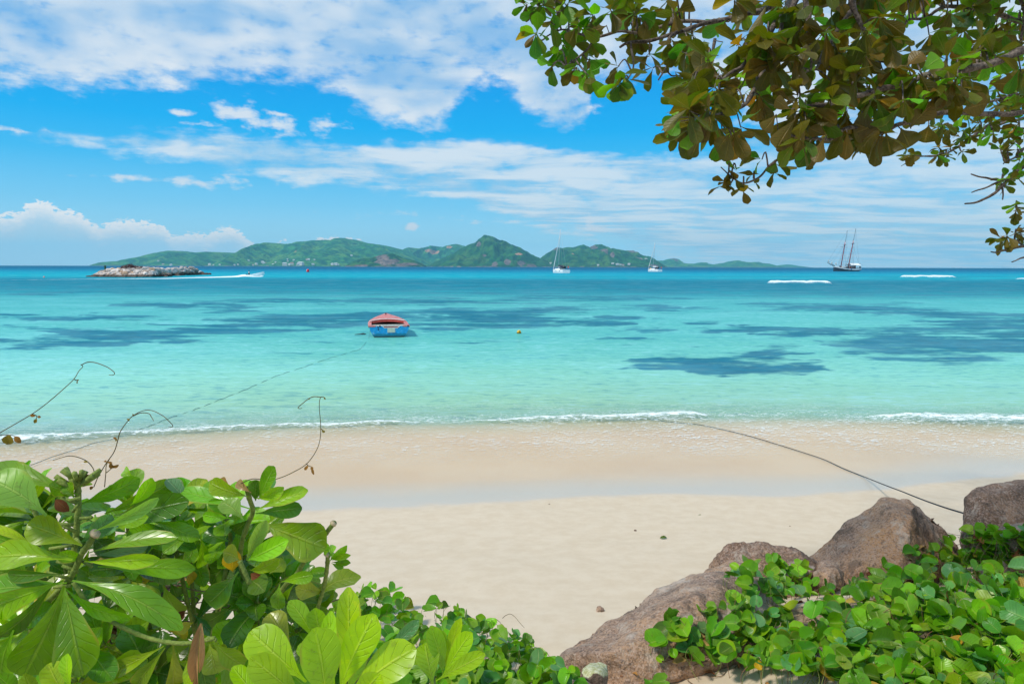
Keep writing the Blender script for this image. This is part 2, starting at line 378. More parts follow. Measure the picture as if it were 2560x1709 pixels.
def mat_water():
    g, fin = mat('sea_water')
    P = g.n('ShaderNodeNewGeometry').outputs['Position']
    wc = g.attr('wcol', 'Color'); gr = g.attr('grass_and_swell'); fo = g.attr('foam'); al = g.attr('alpha'); dist = g.attr('dist'); sw = g.attr('swash')
    q = g.vm('MULTIPLY', P, (1.0, 1.0, 0.0))
    na = g.noise(g.vm('MULTIPLY', q, (.22, .30, 0)), 1.0, 5, .6); nb = g.noise(g.vm('MULTIPLY', q, (1.3, 1.9, 0)), 1.0, 4, .6)
    nst = g.noise(g.vm('MULTIPLY', q, (.10, .75, 0)), 1.0, 4, .6)
    nf = g.noise(g.vm('MULTIPLY', q, (.030, .045, 0)), 1.0, 6, .6)
    gg = g.m('ADD', gr, g.m('MULTIPLY', g.mr(gr, .0, .30), g.m('ADD', g.m('MULTIPLY', g.m('SUBTRACT', na, .5), 3.6), g.m('ADD', g.m('MULTIPLY', g.m('SUBTRACT', nst, .5), 3.0), g.m('MULTIPLY', g.m('SUBTRACT', nb, .5), 1.6)))))
    gf = g.mr(gg, -.08, 1.0)
    gcol = g.mix(g.mr(nb, .35, .65), (.0, .075, .125), (.0, .125, .19))
    c = g.mix(g.m('MULTIPLY', gf, g.attr('gk')), wc, gcol)
    c = g.mix(g.m('MULTIPLY', g.mr(na, .40, .70), .16), c, (.35, .80, .80))
    # wind ripples
    far = g.mr(dist, 12, 160)
    r1 = g.noise(g.vm('MULTIPLY', q, (2.6, 6.5, 0)), 1.0, 4, .62, .4)
    r2 = g.noise(g.vm('MULTIPLY', q, (.55, 1.9, 0)), 1.0, 5, .62, .3)
    r3 = g.noise(g.vm('MULTIPLY', q, (.035, .20, 0)), 1.0, 5, .6)
    r0 = g.noise(g.vm('MULTIPLY', q, (9, 17, 0)), 1.0, 3, .6)
    h = g.m('ADD', g.m('MULTIPLY', r0, .006), g.m('ADD', g.m('MULTIPLY', r1, .022), g.m('ADD', g.m('MULTIPLY', r2, .065), g.m('MULTIPLY', g.m('MULTIPLY', r3, far), 1.6))))
    bmp = g.n('ShaderNodeBump', {'Height': h, 'Strength': g.mr(sw, 0, 1, .75, .10), 'Distance': 1.0}).outputs[0]
    # ripple light and shade painted into the colour: pale crests, dark troughs
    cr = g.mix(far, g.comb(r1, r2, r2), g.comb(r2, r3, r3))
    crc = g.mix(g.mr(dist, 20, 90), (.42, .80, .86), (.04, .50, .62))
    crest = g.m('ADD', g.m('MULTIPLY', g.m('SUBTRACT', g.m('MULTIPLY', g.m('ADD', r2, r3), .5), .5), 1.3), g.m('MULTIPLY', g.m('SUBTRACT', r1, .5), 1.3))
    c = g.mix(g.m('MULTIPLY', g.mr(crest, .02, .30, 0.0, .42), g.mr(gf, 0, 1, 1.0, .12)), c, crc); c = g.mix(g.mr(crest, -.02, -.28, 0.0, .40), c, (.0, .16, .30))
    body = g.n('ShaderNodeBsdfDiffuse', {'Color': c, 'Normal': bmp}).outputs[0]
    fr = g.n('ShaderNodeFresnel', {'IOR': 1.33, 'Normal': bmp}).outputs[0]
    fr = g.m('MULTIPLY', g.m('MINIMUM', g.m('MULTIPLY', fr, .8), g.mr(dist, 28, 350, .22, .05)), g.mr(sw, 0, 1, 1.0, .22))
    clear = g.n('ShaderNodeBsdfTransparent', {'Color': g.mix(g.mr(al, .04, .4), (1.0, 1.0, 1.0), (.80, .97, .90))}).outputs[0]
    body = g.n('ShaderNodeMixShader', {0: al, 1: clear, 2: body}).outputs[0]
    gl = g.n('ShaderNodeBsdfGlossy', {'Color': (.42, .84, 1, 1), 'Roughness': g.mr(dist, 8, 60, .05, .12), 'Normal': bmp}).outputs[0]
    body = g.n('ShaderNodeMixShader', {0: g.m('MULTIPLY', fr, g.mr(al, 0.0, .04)), 1: body, 2: gl}).outputs[0]
    # foam
    fn = g.noise(g.vm('MULTIPLY', q, (5.5, 9, 0)), 1.0, 6, .72, .8)
    fl = g.noise(g.vm('MULTIPLY', q, (9, 26, 0)), 1.0, 4, .7, 1.2)
    fm = g.noise(g.vm('MULTIPLY', q, (.8, 1.5, 0)), 1.0, 3, .5)
    ff = g.mr(g.m('ADD', fo, g.m('MULTIPLY', g.m('SUBTRACT', fn, .5), 3.4)), .38, .95)
    fleck = g.m('MULTIPLY', g.mr(g.m('ADD', fl, g.m('MULTIPLY', fm, .22)), .655, .72), g.m('MULTIPLY', g.attr('fleck'), .8))
    ff = g.m('MAXIMUM', g.m('MULTIPLY', ff, g.mr(fo, 0.0, .12)), fleck)
    foam = g.n('ShaderNodeBsdfDiffuse', {'Color': (.86, .92, .92, 1), 'Normal': g.n('ShaderNodeBump', {'Height': fn, 'Strength': .5, 'Distance': .05}).outputs[0]}).outputs[0]
    return fin(g.n('ShaderNodeMixShader', {0: ff, 1: body, 2: foam}).outputs[0])

def lerp_cols(v, stops):
    xs = [s[0] for s in stops]; return np.stack([np.interp(v, xs, [s[1][i] for s in stops]) for i in range(3)], -1)
def build_sea():
    py = np.concatenate([np.arange(FPX * CAMH / 6.2, 60, -2.0), np.arange(60, 12, -.8), np.arange(12, .55, -.25)])
    ys = FPX * CAMH / py
    u = np.concatenate([np.linspace(-2.6, -.86, 40)[:-1], np.linspace(-.86, .86, 560), np.linspace(.86, 2.6, 40)[1:]])
    X = u[None, :] * ys[:, None]; Y = np.repeat(ys[:, None], len(u), 1)
    s = sdist(X, Y); wd = wet_d(X, Y)
    sz = sand_z(X, Y)
    D = np.sqrt(X * X + Y * Y)
    # the photo pixel each piece of the bay was measured at
    cosp, sinp = math.cos(PITCH), math.sin(PITCH)
    zc = -(Y * cosp + CAMH * sinp); yc = Y * sinp - CAMH * cosp; 
    cr, sr = math.cos(-ROLL), math.sin(-ROLL)
    xx = cr * X - sr * yc; yy = sr * X + cr * yc
    PX = 1280 + FPX * xx / -zc; PY = 854.5 - FPX * yy / -zc
    hz = 666 + (PX - 1280) * .0026                    # horizon row
    dep = (PY - hz)                                   # px (2560) under the horizon
    st = [(0, (.0, .050, .125)), (6, (.0, .075, .19)), (11, (.0, .17, .31)), (18, (.0, .31, .43)), (26, (.0, .38, .46)), (33, (.0, .22, .30)), (42, (.0, .20, .27)), (55, (.01, .27, .33)), (68, (.04, .40, .42)), (80, (.10, .53, .49)),
          (100, (.13, .59, .53)), (130, (.14, .62, .54)), (170, (.15, .64, .53)), (210, (.20, .68, .53)), (280, (.37, .79, .54)), (340, (.46, .80, .47)), (380, (.44, .72, .46)), (420, (.45, .58, .38)), (700, (.5, .5, .38))]
    C = lerp_cols(dep, st) * np.interp(dep, [0, 30, 70, 200, 330, 400], [1.0, .92, .74, .76, .84, .9])[..., None]
    grn = np.clip((PX - 1300) / 1200, 0, 1) * sm(dep, 90, 170)
    C = C * (1 - .22 * grn[..., None]) + .22 * grn[..., None] * np.array([.25, .62, .46])
    ltl = np.clip((900 - PX) / 900, 0, 1) * sm(dep, 120, 220) * .18
    C = C * (1 - ltl[..., None]) + ltl[..., None] * np.array([.34, .80, .80])
    WX = PX + (fbm(PX / 95, PY / 9, 4, 41, .6) - .5) * 230; WY = PY + (fbm(PX / 120, PY / 12, 4, 47, .6) - .5) * 30 * np.clip(dep / 160, .25, 1)
    gr = .95 * ell((WX, WY), DARK) - .70 * ell((WX, WY), LITE) + (fbm(PX / 40, PY / 5, 3, 53) - .5) * .35 * (ell((WX, WY), DARK) > .05)
    # reef shade across the middle distance
    reef = sm(dep, 30, 38) * (1 - sm(dep, 56, 88)) * (.42 + .22 * sm(PX, 800, 1900))
    gr = np.maximum(gr, reef)
    gr = gr * sm(dep, 26, 34)
    # foam lines
    f1x = [a * K for a, b, c in FOAM1]; f1y = np.interp(PX, f1x, [b * K for a, b, c in FOAM1]); f1w = np.interp(PX, f1x, [c * K * 1.35 for a, b, c in FOAM1])
    f1y = f1y + (fbm(PX / 60, PX * 0, 3, 3) - .5) * 8
    dd = PY - f1y
    f = np.clip(1 - np.abs(dd) / np.maximum(f1w, .01), 0, 1) * (f1w > .5) * .85
    trail = np.clip(1 - np.abs(dd + 10) / 22, 0, 1) * .16
    f = np.maximum(f, trail * (f1w > 2))
    ridge = np.exp(-(dd / np.maximum(f1w, 3)) ** 2) * np.clip(f1w / 12, 0, 1)
    Z = np.where(s > 0, .0, 0.0)
    wave = (fbm(X * .25, Y * .55, 3, 11) - .5) * .07 * sm(s, .8, 5)
    Z = np.maximum(Z + wave, sz + .010 + .010 * sm(s, -3, 0))
    Z = Z + .085 * ridge
    for x0, x1, y0, y1, wd_, hh in [(1915, 2085, 708.6, 709.4, 2.9, .50), (2246, 2396, 693.8, 694.4, 2.4, .65), (2535, 2760, 699, 700, 1.2, .4)]:
        cx = np.interp(PX, [x0, x1], [y0, y1]); inx = sm(PX, x0, x0 + 12) * (1 - sm(PX, x1 - 18, x1))
        cx = cx + (fbm(PX / 9, PX * 0, 3, 8) - .5) * wd_ * .9; vr = .55 + .9 * fbm(PX / 22, PX * 0, 3, 18)
        k = np.clip(1 - np.abs(PY - cx) / (wd_ * vr), 0, 1) * inx * 1.5
        f = np.maximum(f, k); Z = Z + hh * np.exp(-((PY - cx) / wd_) ** 2) * inx
        w2 = sm(PX, x0 - 130, x0 + 10) * (1 - sm(PX, x1 - 10, x1 + 60))
        gr = np.maximum(gr, .62 * np.exp(-((PY - cx - .5) / 3.2) ** 2) * w2 * (1 - inx * .4))
    # wake of the motor boat
    wy = np.interp(PX, [-200, 0, 220, 400, 600, 655], [702, 700.5, 697.5, 696.2, 691.0, 690.2]); ww = np.interp(PX, [-200, 0, 300, 520, 600, 650, 662], [.5, .6, 1.0, 1.7, 2.2, 2.0, 0])
    k = np.clip(1 - np.abs(PY - wy) / np.maximum(ww, .1), 0, 1) * (PX < 660) * np.interp(PX, [0, 300, 520, 600], [.5, .9, 1.5, 2.0]); f = np.maximum(f, k)
    Z = Z + .40 * np.exp(-((PX - 610) / 14) ** 2 - ((PY - 690) / 2.2) ** 2)
    # swells painted by colour alone: long dark green lines, no relief
    for yy_, x0, x1 in [(717.5, 1000, 1500), (757, 900, 1400), (700, 0, 200), (719, 2300, 2700), (691.5, 1280, 2560)]:
        w2 = sm(PX, x0 - 60, x0 + 80) * (1 - sm(PX, x1 - 80, x1 + 60)); gr = np.maximum(gr, .56 * np.exp(-((PY - yy_) / 2.0) ** 2) * w2)
    alpha = np.interp(s, [-8, -4, -1.2, -.2, .6, 2.0, 5.0, 8.0], [.01, .02, .05, .16, .50, .80, .95, 1.0]) * sm(wd, .0, .5)
    swash = 1 - sm(s, -1.0, .8)
    fleck = sm(s, -3.3, -1.8) * (1 - sm(s, .2, 1.2)) * (.55 + .45 * sm(X, 0, 3)) + .3 * sm(s, .0, .5) * (1 - sm(s, 1.0, 3.0))
    gk = np.interp(dep, [20, 35, 60, 90, 200], [.45, .6, .75, .92, .95])
    keep = (wd > .02)
    o = grid_mesh('water', X, Y, Z, {'wcol': C, 'grass_and_swell': gr, 'foam': f, 'alpha': alpha, 'dist': D, 'swash': swash, 'fleck': fleck, 'gk': gk}, mat_water(), keep)
    tag(o, 'turquoise lagoon with dark seagrass patches and white surf', kind='structure')
build_sea()
# ------------------------------------------------------------------ far islands
def mat_hill(name, k=1.0):
    g, fin = mat(name)
    P = g.n('ShaderNodeNewGeometry').outputs['Position']
    n1 = g.noise(P, .0045, 4, .6); n2 = g.noise(P, .016, 5, .65); n3 = g.noise(P, .034, 5, .7)
    c = g.mix(g.mr(n2, .36, .64), (.006, .10, .038), (.055, .27, .055))
    c = g.mix(g.mr(g.m('ADD', g.m('MULTIPLY', n1, .6), g.m('MULTIPLY', n2, .4)), .48, .60), c, (.12, .30, .05))
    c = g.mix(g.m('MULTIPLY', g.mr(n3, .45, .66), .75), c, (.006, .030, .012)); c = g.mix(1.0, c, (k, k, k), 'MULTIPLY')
    ra = g.attr('rock')
    rk = g.mr(g.m('ADD', ra, g.m('MULTIPLY', g.m('SUBTRACT', n2, .5), 1.4)), .42, .60)
    c = g.mix(rk, c, g.mix(g.mr(n3, .35, .65), (.10, .075, .075), (.26, .19, .165)))
    er = g.mr(g.m('ADD', g.attr('earth'), g.m('MULTIPLY', g.m('SUBTRACT', n2, .5), 1.2)), .5, .66)
    c = g.mix(er, c, (.50, .26, .14))
    return fin(bsdf(g, c, .95, n3, .9, 14.0, **{'Specular IOR Level': .1}))
ISL = {}
def island(name, label, ridge, Y, depth, mate, seed, rocks=(), earth=(), spur=.30, nx=420, base=0.0):
    """ridge: list of 2560-frame pixels along the skyline, at distance Y"""
    rp = [pt(px, py, Y) for px, py in ridge]
    xs = np.array([p.x for p in rp]); zs = np.maximum([p.z for p in rp], 2.0)
    X1 = np.linspace(xs[0], xs[-1], nx); t = np.linspace(-1, 1, 70)
    H = np.interp(X1, xs, zs)
    ker = np.hanning(7); ker /= ker.sum(); Hs = np.convolve(np.pad(H, 3, 'edge'), ker, 'valid')
    H = np.minimum(H * 1.0, Hs * .5 + H * .5)
    W = depth * (.25 + .75 * (H / H.max()) ** .6)
    T, _ = np.meshgrid(t, X1); Xg = np.repeat(X1[:, None], len(t), 1)
    Hg = np.repeat(H[:, None], len(t), 1); Wg = np.repeat(W[:, None], len(t), 1)
    Yg = Y + T * Wg
    ax = (X1[-1] - X1[0])
    warp = (fbm(Xg / (depth * .8), Yg / (depth * .8), 3, seed) - .5) * 1.6
    rid = 1 - np.abs(2 * fbm(Xg / (depth * .24) + warp, Yg / (depth * .8), 4, seed + 7) - 1) * 2.2
    fall = 1 - np.abs(T) ** 1.35
    mid = 4 * np.abs(T) * (1 - np.abs(T))
    tree = (fbm(Xg / 26.0, Yg / 26.0, 2, seed + 3) - .5)
    Z = Hg * (fall + mid * (rid - .55) * spur) + tree * np.minimum(9.0, Hg * .10) * (1 - np.abs(T) ** 8) - 4 * np.abs(T) ** 12
    Z = np.where(np.abs(T) < .03, np.minimum(Z, Hg + tree * 5), np.minimum(Z, Hg * (1 - .03 * np.abs(T)) + 2))
    Z[0, :] = np.minimum(Z[0, :], .5); Z[-1, :] = np.minimum(Z[-1, :], .5)
    Z = np.maximum(Z, -3)
    rk = np.zeros_like(Z); ea = np.zeros_like(Z)
    k = 1 / FPX * Y
    for arr, L in ((rk, rocks), (ea, earth)):
        for px, py, rx, ry in L:
            c = pt(px, py, Y)
            q = ((Xg - c.x) / (rx * k)) ** 2 + ((Z - c.z) / (ry * k)) ** 2
            arr[:] = np.maximum(arr, np.exp(-q * .9) * (T < .05))
    rk = np.maximum(rk, .62 * np.exp(-(Z / 6.0) ** 2))
    o = grid_mesh(name, Xg, Yg, Z, {'rock': rk, 'earth': ea}, mate)
    me = o.data; me.polygons.foreach_set('use_smooth', [True] * len(me.polygons))
    tag(o, label, kind='structure'); ISL[name] = (Xg, Yg, Z)
    return o
c5 = lambda L: [(300 + a / 2.936, 560 + b / 2.936) for a, b in L]
c6 = lambda L: [(1000 + a / 2.936, 570 + b / 2.936) for a, b in L]
HM = mat_hill('island_forest'); HM2 = mat_hill('nearer_island_forest', .62)  # darker copy for nearer hills: their thinner haze is put into the colour
island('long_green_island', 'long green hilly island on the left horizon',
       c5([(105, 306), (118, 296), (150, 272), (185, 262), (210, 252), (250, 256), (285, 262), (310, 245), (340, 230), (375, 215), (410, 200), (440, 199), (470, 205), (500, 211), (530, 220), (560, 218), (600, 225), (650, 221), (690, 212), (720, 207), (780, 211), (820, 212), (860, 215), (900, 218), (940, 217), (980, 207), (1040, 195), (1110, 180), (1140, 166), (1170, 155), (1210, 148), (1250, 151), (1290, 155), (1340, 160), (1370, 154), (1400, 145), (1450, 138), (1480, 127), (1520, 121), (1580, 118), (1600, 108), (1625, 101), (1650, 103), (1700, 112), (1750, 125), (1800, 140), (1860, 150), (1905, 153), (1940, 158), (1990, 172), (2060, 190), (2100, 208), (2150, 230), (2250, 270), (2330, 306)]),
       6000, 1500, HM, 4, earth=[(660, 624, 14, 5), (800, 632, 10, 3)], spur=.62, nx=620)
island('bare_slope_island', 'pale green hills with bare red slopes between the two bigger islands',
       c6([(-160, 270), (-60, 200), (-20, 170), (0, 163), (40, 168), (65, 156), (90, 147), (130, 152), (170, 156), (210, 144), (240, 135), (270, 136), (300, 138), (370, 133), (400, 125), (425, 122), (465, 130), (520, 150), (600, 180), (720, 230), (800, 284)]),
       6900, 900, HM, 21, earth=[(1095, 632, 16, 6), (1082, 628, 10, 5), (1052, 654, 13, 5), (1130, 620, 10, 4), (1003, 640, 8, 4)], spur=.7)
island('peaked_island', 'dark green island with one sharp peak in the middle of the horizon',
       c6([(185, 285), (215, 270), (260, 245), (330, 215), (365, 197), (400, 180), (450, 150), (500, 130), (530, 121), (560, 115), (585, 95), (600, 82), (620, 66), (634, 58), (650, 64), (675, 70), (700, 78), (720, 90), (740, 98), (752, 95), (775, 103), (800, 118), (840, 135), (880, 148), (930, 175), (990, 205), (1040, 225), (1080, 250), (1110, 270), (1125, 286)]),
       4600, 800, HM2, 33, rocks=[(1203, 614, 7, 7), (1270, 656, 8, 7), (1243, 661, 6, 6), (1300, 659, 10, 7), (1325, 664, 12, 4), (1218, 640, 6, 3)], earth=[(1295, 638, 10, 3), (1160, 667, 26, 1.2)], spur=.55)
island('rocky_ridge_island', 'green island with dark rocky ridges behind the larger yacht',
       c6([(985, 286), (1010, 255), (1030, 225), (1060, 200), (1085, 183), (1110, 170), (1135, 150), (1150, 144), (1200, 143), (1230, 141), (1260, 142), (1280, 136), (1300, 130), (1330, 127), (1350, 121), (1370, 129), (1395, 138), (1415, 128), (1440, 119), (1480, 120), (1505, 132), (1530, 145), (1570, 160), (1610, 163), (1650, 165), (1680, 163), (1710, 165), (1735, 178), (1760, 190), (1800, 210), (1850, 240), (1880, 262), (1905, 286)]),
       5000, 850, HM2, 45, rocks=[(1382, 622, 9, 5), (1480, 618, 9, 7), (1490, 632, 7, 8), (1503, 640, 6, 7), (1578, 629, 9, 4), (1570, 648, 8, 4), (1590, 664, 16, 2.5)], earth=[(1420, 638, 8, 2)], spur=.55)
island('granite_islet', 'low granite islet with bare purple cliffs in front of the long island',
       c5([(1682, 306), (1700, 285), (1740, 262), (1770, 254), (1800, 250), (1830, 250), (1860, 245), (1880, 238), (1900, 235), (1920, 228), (1940, 222), (1970, 219), (2000, 217), (2015, 221), (2040, 230), (2060, 240), (2080, 250), (2110, 255), (2150, 265), (2180, 275), (2210, 286), (2240, 306)]),
       3500, 260, HM2, 52, rocks=[(965, 648, 22, 12), (985, 655, 26, 9), (1030, 661, 30, 4), (925, 664, 22, 3), (948, 640, 9, 5)], spur=.22, nx=260)
island('distant_ridge_island', 'low blue ridge of a distant island right of the smaller yacht',
       c6([(1800, 245), (1870, 237), (1930, 240), (1960, 232), (1990, 225), (2010, 222), (2030, 225), (2055, 240), (2080, 256), (2115, 261), (2150, 262), (2175, 258), (2200, 254), (2220, 252), (2250, 260), (2290, 268), (2320, 266), (2349, 258), (2400, 255), (2440, 243), (2480, 238), (2510, 246), (2550, 252), (2580, 253), (2620, 248), (2660, 257), (2720, 268), (2780, 286)]),
       7600, 700, HM, 61, rocks=[(1680, 650, 8, 4)], spur=.35)
island('farthest_island', 'faint lowest island hump between the distant ridge and the schooner',
       [(1925, 668.5), (1945, 664.5), (1958, 661.5), (1972, 661), (1990, 664), (2012, 667), (2025, 669)], 8300, 350, HM, 71, spur=.2, nx=120)

def mat_plain(name, col, rough=.6, nz=0.0, sc=20, **kw):
    g, fin = mat(name)
    P = g.n('ShaderNodeTexCoord').outputs['Object']
    c = (*col, 1)
    if nz:
        c = g.mix(g.mr(g.noise(P, sc, 4, .65), .3, .7), tuple(x * (1 - nz) for x in col), tuple(min(1, x * (1 + nz)) for x in col))
    return fin(bsdf(g, c, rough, **kw))
M_white = mat_plain('white_gelcoat', (.90, .90, .88), .35, .05, 1.5)
M_wall = mat_plain('white_render', (.75, .72, .66), .8, .08, .3)
M_roofs = [mat_plain('red_roof', (.42, .16, .10), .8, .2, .5), mat_plain('pale_roof', (.62, .62, .60), .6, .1, .5)]
def make_house(rf):
    b = MB(); b.box((0, 0, .5), (1.0, .7, 1.0))
    for i in range(3): b.box((-.3 + .3 * i, -.351, .55), (.14, .012, .3))
    hm = b.build('island_house', M_wall, None, False)
    r = MB(); r.add([(-.56, -.42, 1), (.56, -.42, 1), (.56, .42, 1), (-.56, .42, 1), (-.38, 0, 1.45), (.38, 0, 1.45)], [(0, 1, 5, 4), (1, 2, 5), (2, 3, 4, 5), (3, 0, 4), (3, 2, 1, 0)])
    ro = r.build('roof', M_roofs[rf], hm, False)
    return hm
HS = [make_house(0), make_house(1)]; first = [True, True]
HP = [(860, 217, 1, 1.1), (880, 220, 1, .7), (1060, 283, 1, 1.1), (1068, 290, 1, 1), (1076, 296, 0, 1.1), (1008, 298, 1, 1), (1018, 301, 1, .8), (990, 303, 0, .7), (1210, 303, 1, 1.5), (1190, 304, 1, 1), (1262, 298, 0, 1.3), (1275, 296, 1, 1), (1250, 303, 1, 1),
      (1340, 304, 1, 1.9), (1320, 305, 1, 1), (1300, 304, 1, 1.2), (1360, 304, 1, 1), (1380, 266, 1, 1.0), (1388, 262, 0, .8), (1275, 270, 1, .8), (1235, 274, 1, .6), (1430, 306, 1, .9), (1548, 300, 1, 1), (1575, 303, 1, 1.2), (1590, 303, 1, .8), (960, 268, 1, .7), (655, 300, 1, 1.0), (648, 302, 1, .7), (330, 300, 0, .7), (388, 300, 1, .9), (840, 302, 1, .7), (858, 303, 1, .7), (1700, 234, 1, .8), (1225, 262, 1, .6), (1340, 276, 1, .6), (740, 300, 1, .6), (700, 303, 1, .6), (1120, 302, 1, .9), (1440, 268, 1, .6), (285, 273, 1, .7), (1150, 283, 1, .6)]
HOUSE_SPOTS = [(300 + a / 2.936, 560 + b / 2.936, 'long_green_island', 6000, c, s) for a, b, c, s in HP] + \
    [(1000 + a / 2.936, 570 + b / 2.936, 'rocky_ridge_island', 5000, c, s) for a, b, c, s in [(1110, 262, 1, 1), (1790, 232, 1, 1), (1775, 237, 1, .7), (1680, 270, 1, 1), (1600, 272, 1, 1.1), (1570, 264, 1, .9), (1620, 272, 1, .8), (1470, 275, 1, .8), (1640, 275, 0, .9), (1755, 225, 1, .6)]]
for px, py, isl, Y, rf, sc in HOUSE_SPOTS:
    Xg, Yg, Zg = ISL[isl]; r = ray(px, py)
    m = (np.abs(Xg - r.x * Yg) < 14) & (Yg < Y)
    j = np.argmin(np.where(m, np.abs(Zg - (CAMH + r.z * Yg)), 1e9)); p = (Xg.flat[j], Yg.flat[j], Zg.flat[j])
    if first[rf]: h = HS[rf]; first[rf] = False
    else:
        h = HS[rf].copy(); COL.objects.link(h)
        for ch in HS[rf].children: c = ch.copy(); COL.objects.link(c); c.parent = h
    h.location = (p[0], p[1] - 5, max(p[2], 1) - 1.5); s = 19 * sc * Y / 6000; h.scale = (s, s, s * .5); h.rotation_euler = (0, 0, random.Random(px).uniform(-.4, .4))
    where = 'long green island' if isl[0] == 'l' else 'rocky ridged island'
    spot = 'at the waterline' if py > (661.5 if isl[0] == 'l' else 662) else ('on lower slope' if py > 645 else 'high on hillside')
    size = 'larger ' if sc > 1.2 else ('tiny ' if sc < .75 else 'small ')
    tag(h, '%swhite house with %s roof %s of %s' % (size, 'red' if rf == 0 else 'pale', spot, where), 'house', '%s roofed houses on the %s' % ('red' if rf == 0 else 'pale', where))

# haze between here and the islands
def build_haze():
    b = MB(); b.box((0, 4400, 143), (22000, 9900, 302)); 
    g, fin = mat('sea_haze')
    v = g.n('ShaderNodeVolumePrincipled', {'Color': (.25, .74, 1.0, 1), 'Density': HAZE, 'Anisotropy': .1})
    fin(None, v.outputs[0])
    o = b.build('haze', bpy.data.materials['sea_haze'], None, False); tag(o, 'thin blue sea haze in front of the islands', kind='stuff')
HAZE = 1.0e-4

# ------------------------------------------------------------------ rocks
def mat_granite(name, warm=.5, dark=.0):
    g, fin = mat(name)
    P = g.n('ShaderNodeTexCoord').outputs['Object']
    n1 = g.noise(P, 3.2, 5, .6); n2 = g.noise(P, 26, 4, .7); n3 = g.noise(P, 95, 3, .7); n4 = g.noise(P, 1.4, 3, .5)
    v = g.n('ShaderNodeTexVoronoi', {'Vector': P, 'Scale': 120.0}).outputs['Color']
    vs = g.sep(v)[0]
    c = g.mix(g.mr(n1, .34, .66), (.27 - .11 * dark, .175 - .085 * dark, .125 - .065 * dark), (.44 - .17 * dark, .335 - .165 * dark, .26 - .145 * dark))
    c = g.mix(g.m('MULTIPLY', g.mr(n4, .36, .58), warm), c, (.47, .255, .125))
    c = g.mix(g.m('MULTIPLY', g.mr(vs, .55, .9), .55), c, (.45, .32, .26))
    c = g.mix(g.m('MULTIPLY', g.mr(vs, .35, .05), .42), c, (.045, .035, .032))
    c = g.mix(g.m('MULTIPLY', g.mr(n3, .55, .7), .5), c, (.50, .44, .38))
    c = g.mix(g.m('MULTIPLY', g.mr(n2, .54, .66), .6), c, (.07, .055, .05)); n5 = g.noise(g.vm('MULTIPLY', P, (1.0, 1.0, .35)), 6.0, 5, .7); c = g.mix(g.m('MULTIPLY', g.mr(n5, .52, .64), .6), c, (.075, .055, .045)); c = g.mix(g.m('MULTIPLY', g.mr(n5, .44, .34), .55), c, (.50, .42, .35))
    up = g.sep(g.n('ShaderNodeNewGeometry').outputs['Normal'])[2]
    sa = g.mr(g.m('ADD', g.m('MULTIPLY', up, .5), g.m('MULTIPLY', n1, 1.0)), .99, 1.12)
    c = g.mix(g.m('MULTIPLY', sa, .55), c, (.58, .50, .43))
    h = g.m('ADD', g.m('MULTIPLY', n3, .35), g.m('ADD', n2, g.m('MULTIPLY', vs, .25)))
    return fin(bsdf(g, c, .85, g.m('ADD', h, g.m('MULTIPLY', n5, 2.0)), 1.0, .016, **{'Specular IOR Level': .3}))
M_gran = mat_granite('pink_granite', .55); M_warm = mat_granite('warm_granite', 1.0); M_dkgr = mat_granite('dark_granite', .3, .8)
def rock(name, pts, m, label, edge=.02, rough=.03, seed=1, smooth_it=5, cat='rock', parent=None, sub=1.0):
    bm = bmesh.new(); c = sum((Vector(p) for p in pts), Vector()) / len(pts)
    low = min(p.z for p in pts) + .35 * (max(p.z for p in pts) - min(p.z for p in pts))
    pts = list(pts) + [Vector((c.x + (p.x - c.x) * .92, c.y + (p.y - c.y) * .92, min(float(sand_z(p.x, p.y)) - .12, p.z - .1))) for p in pts if p.z < low]
    for p in pts: bm.verts.new(Vector(p) - c)
    r = bmesh.ops.convex_hull(bm, input=bm.verts)
    bmesh.ops.delete(bm, geom=list({e for e in r['geom_unused'] + r['geom_interior'] if isinstance(e, bmesh.types.BMVert)}), context='VERTS')
    bmesh.ops.triangulate(bm, faces=bm.faces)
    for it in range(9):
        es = [e for e in bm.edges if e.calc_length() > edge * 1.6]
        if not es: break
        bmesh.ops.subdivide_edges(bm, edges=es, cuts=1, use_grid_fill=True)
        bmesh.ops.triangulate(bm, faces=[f for f in bm.faces if len(f.verts) > 3])
        if it == 4: 
            for _ in range(smooth_it + 1): bmesh.ops.smooth_vert(bm, verts=bm.verts, factor=.5, use_axis_x=True, use_axis_y=True, use_axis_z=True)
    for _ in range(2): bmesh.ops.smooth_vert(bm, verts=bm.verts, factor=.5, use_axis_x=True, use_axis_y=True, use_axis_z=True)
    bm.normal_update(); off = Vector((seed * 3.1, seed * 1.7, 0))
    L = max(v.co.length for v in bm.verts); rc = random.Random(seed * 7)
    for _ in range(9):
        n_ = Vector((rc.gauss(0, 1), rc.gauss(-.5, 1), rc.gauss(.3, .7))).normalized(); sp = max(v.co.dot(n_) for v in bm.verts) * rc.uniform(.80, .93)
        for v in bm.verts:
            dd = v.co.dot(n_) - sp
            if dd > 0: v.co -= n_ * dd * .86
    bm.normal_update()
    for v in bm.verts:
        p = v.co + off
        d = (mn.noise(p * 2.0 / L) * 2.2 + mn.noise(p * 4.5 / L) * 1.3 + mn.noise(p * 11 / L) * .7 + mn.noise(p * 26 / L) * .40 + mn.noise(p * 60 / L) * .18) * rough
        v.co += v.normal * d
    me = bpy.data.meshes.new(name); bm.to_mesh(me); bm.free()
    me.polygons.foreach_set('use_smooth', [True] * len(me.polygons))
    o = link_mesh(name, me, m, parent, c)
    if label: tag(o, label, cat)
    return o
def rp(L):      # 2349-view pixels + depth -> points
    return [pt(a * K, b * K, d) for a, b, d in L]
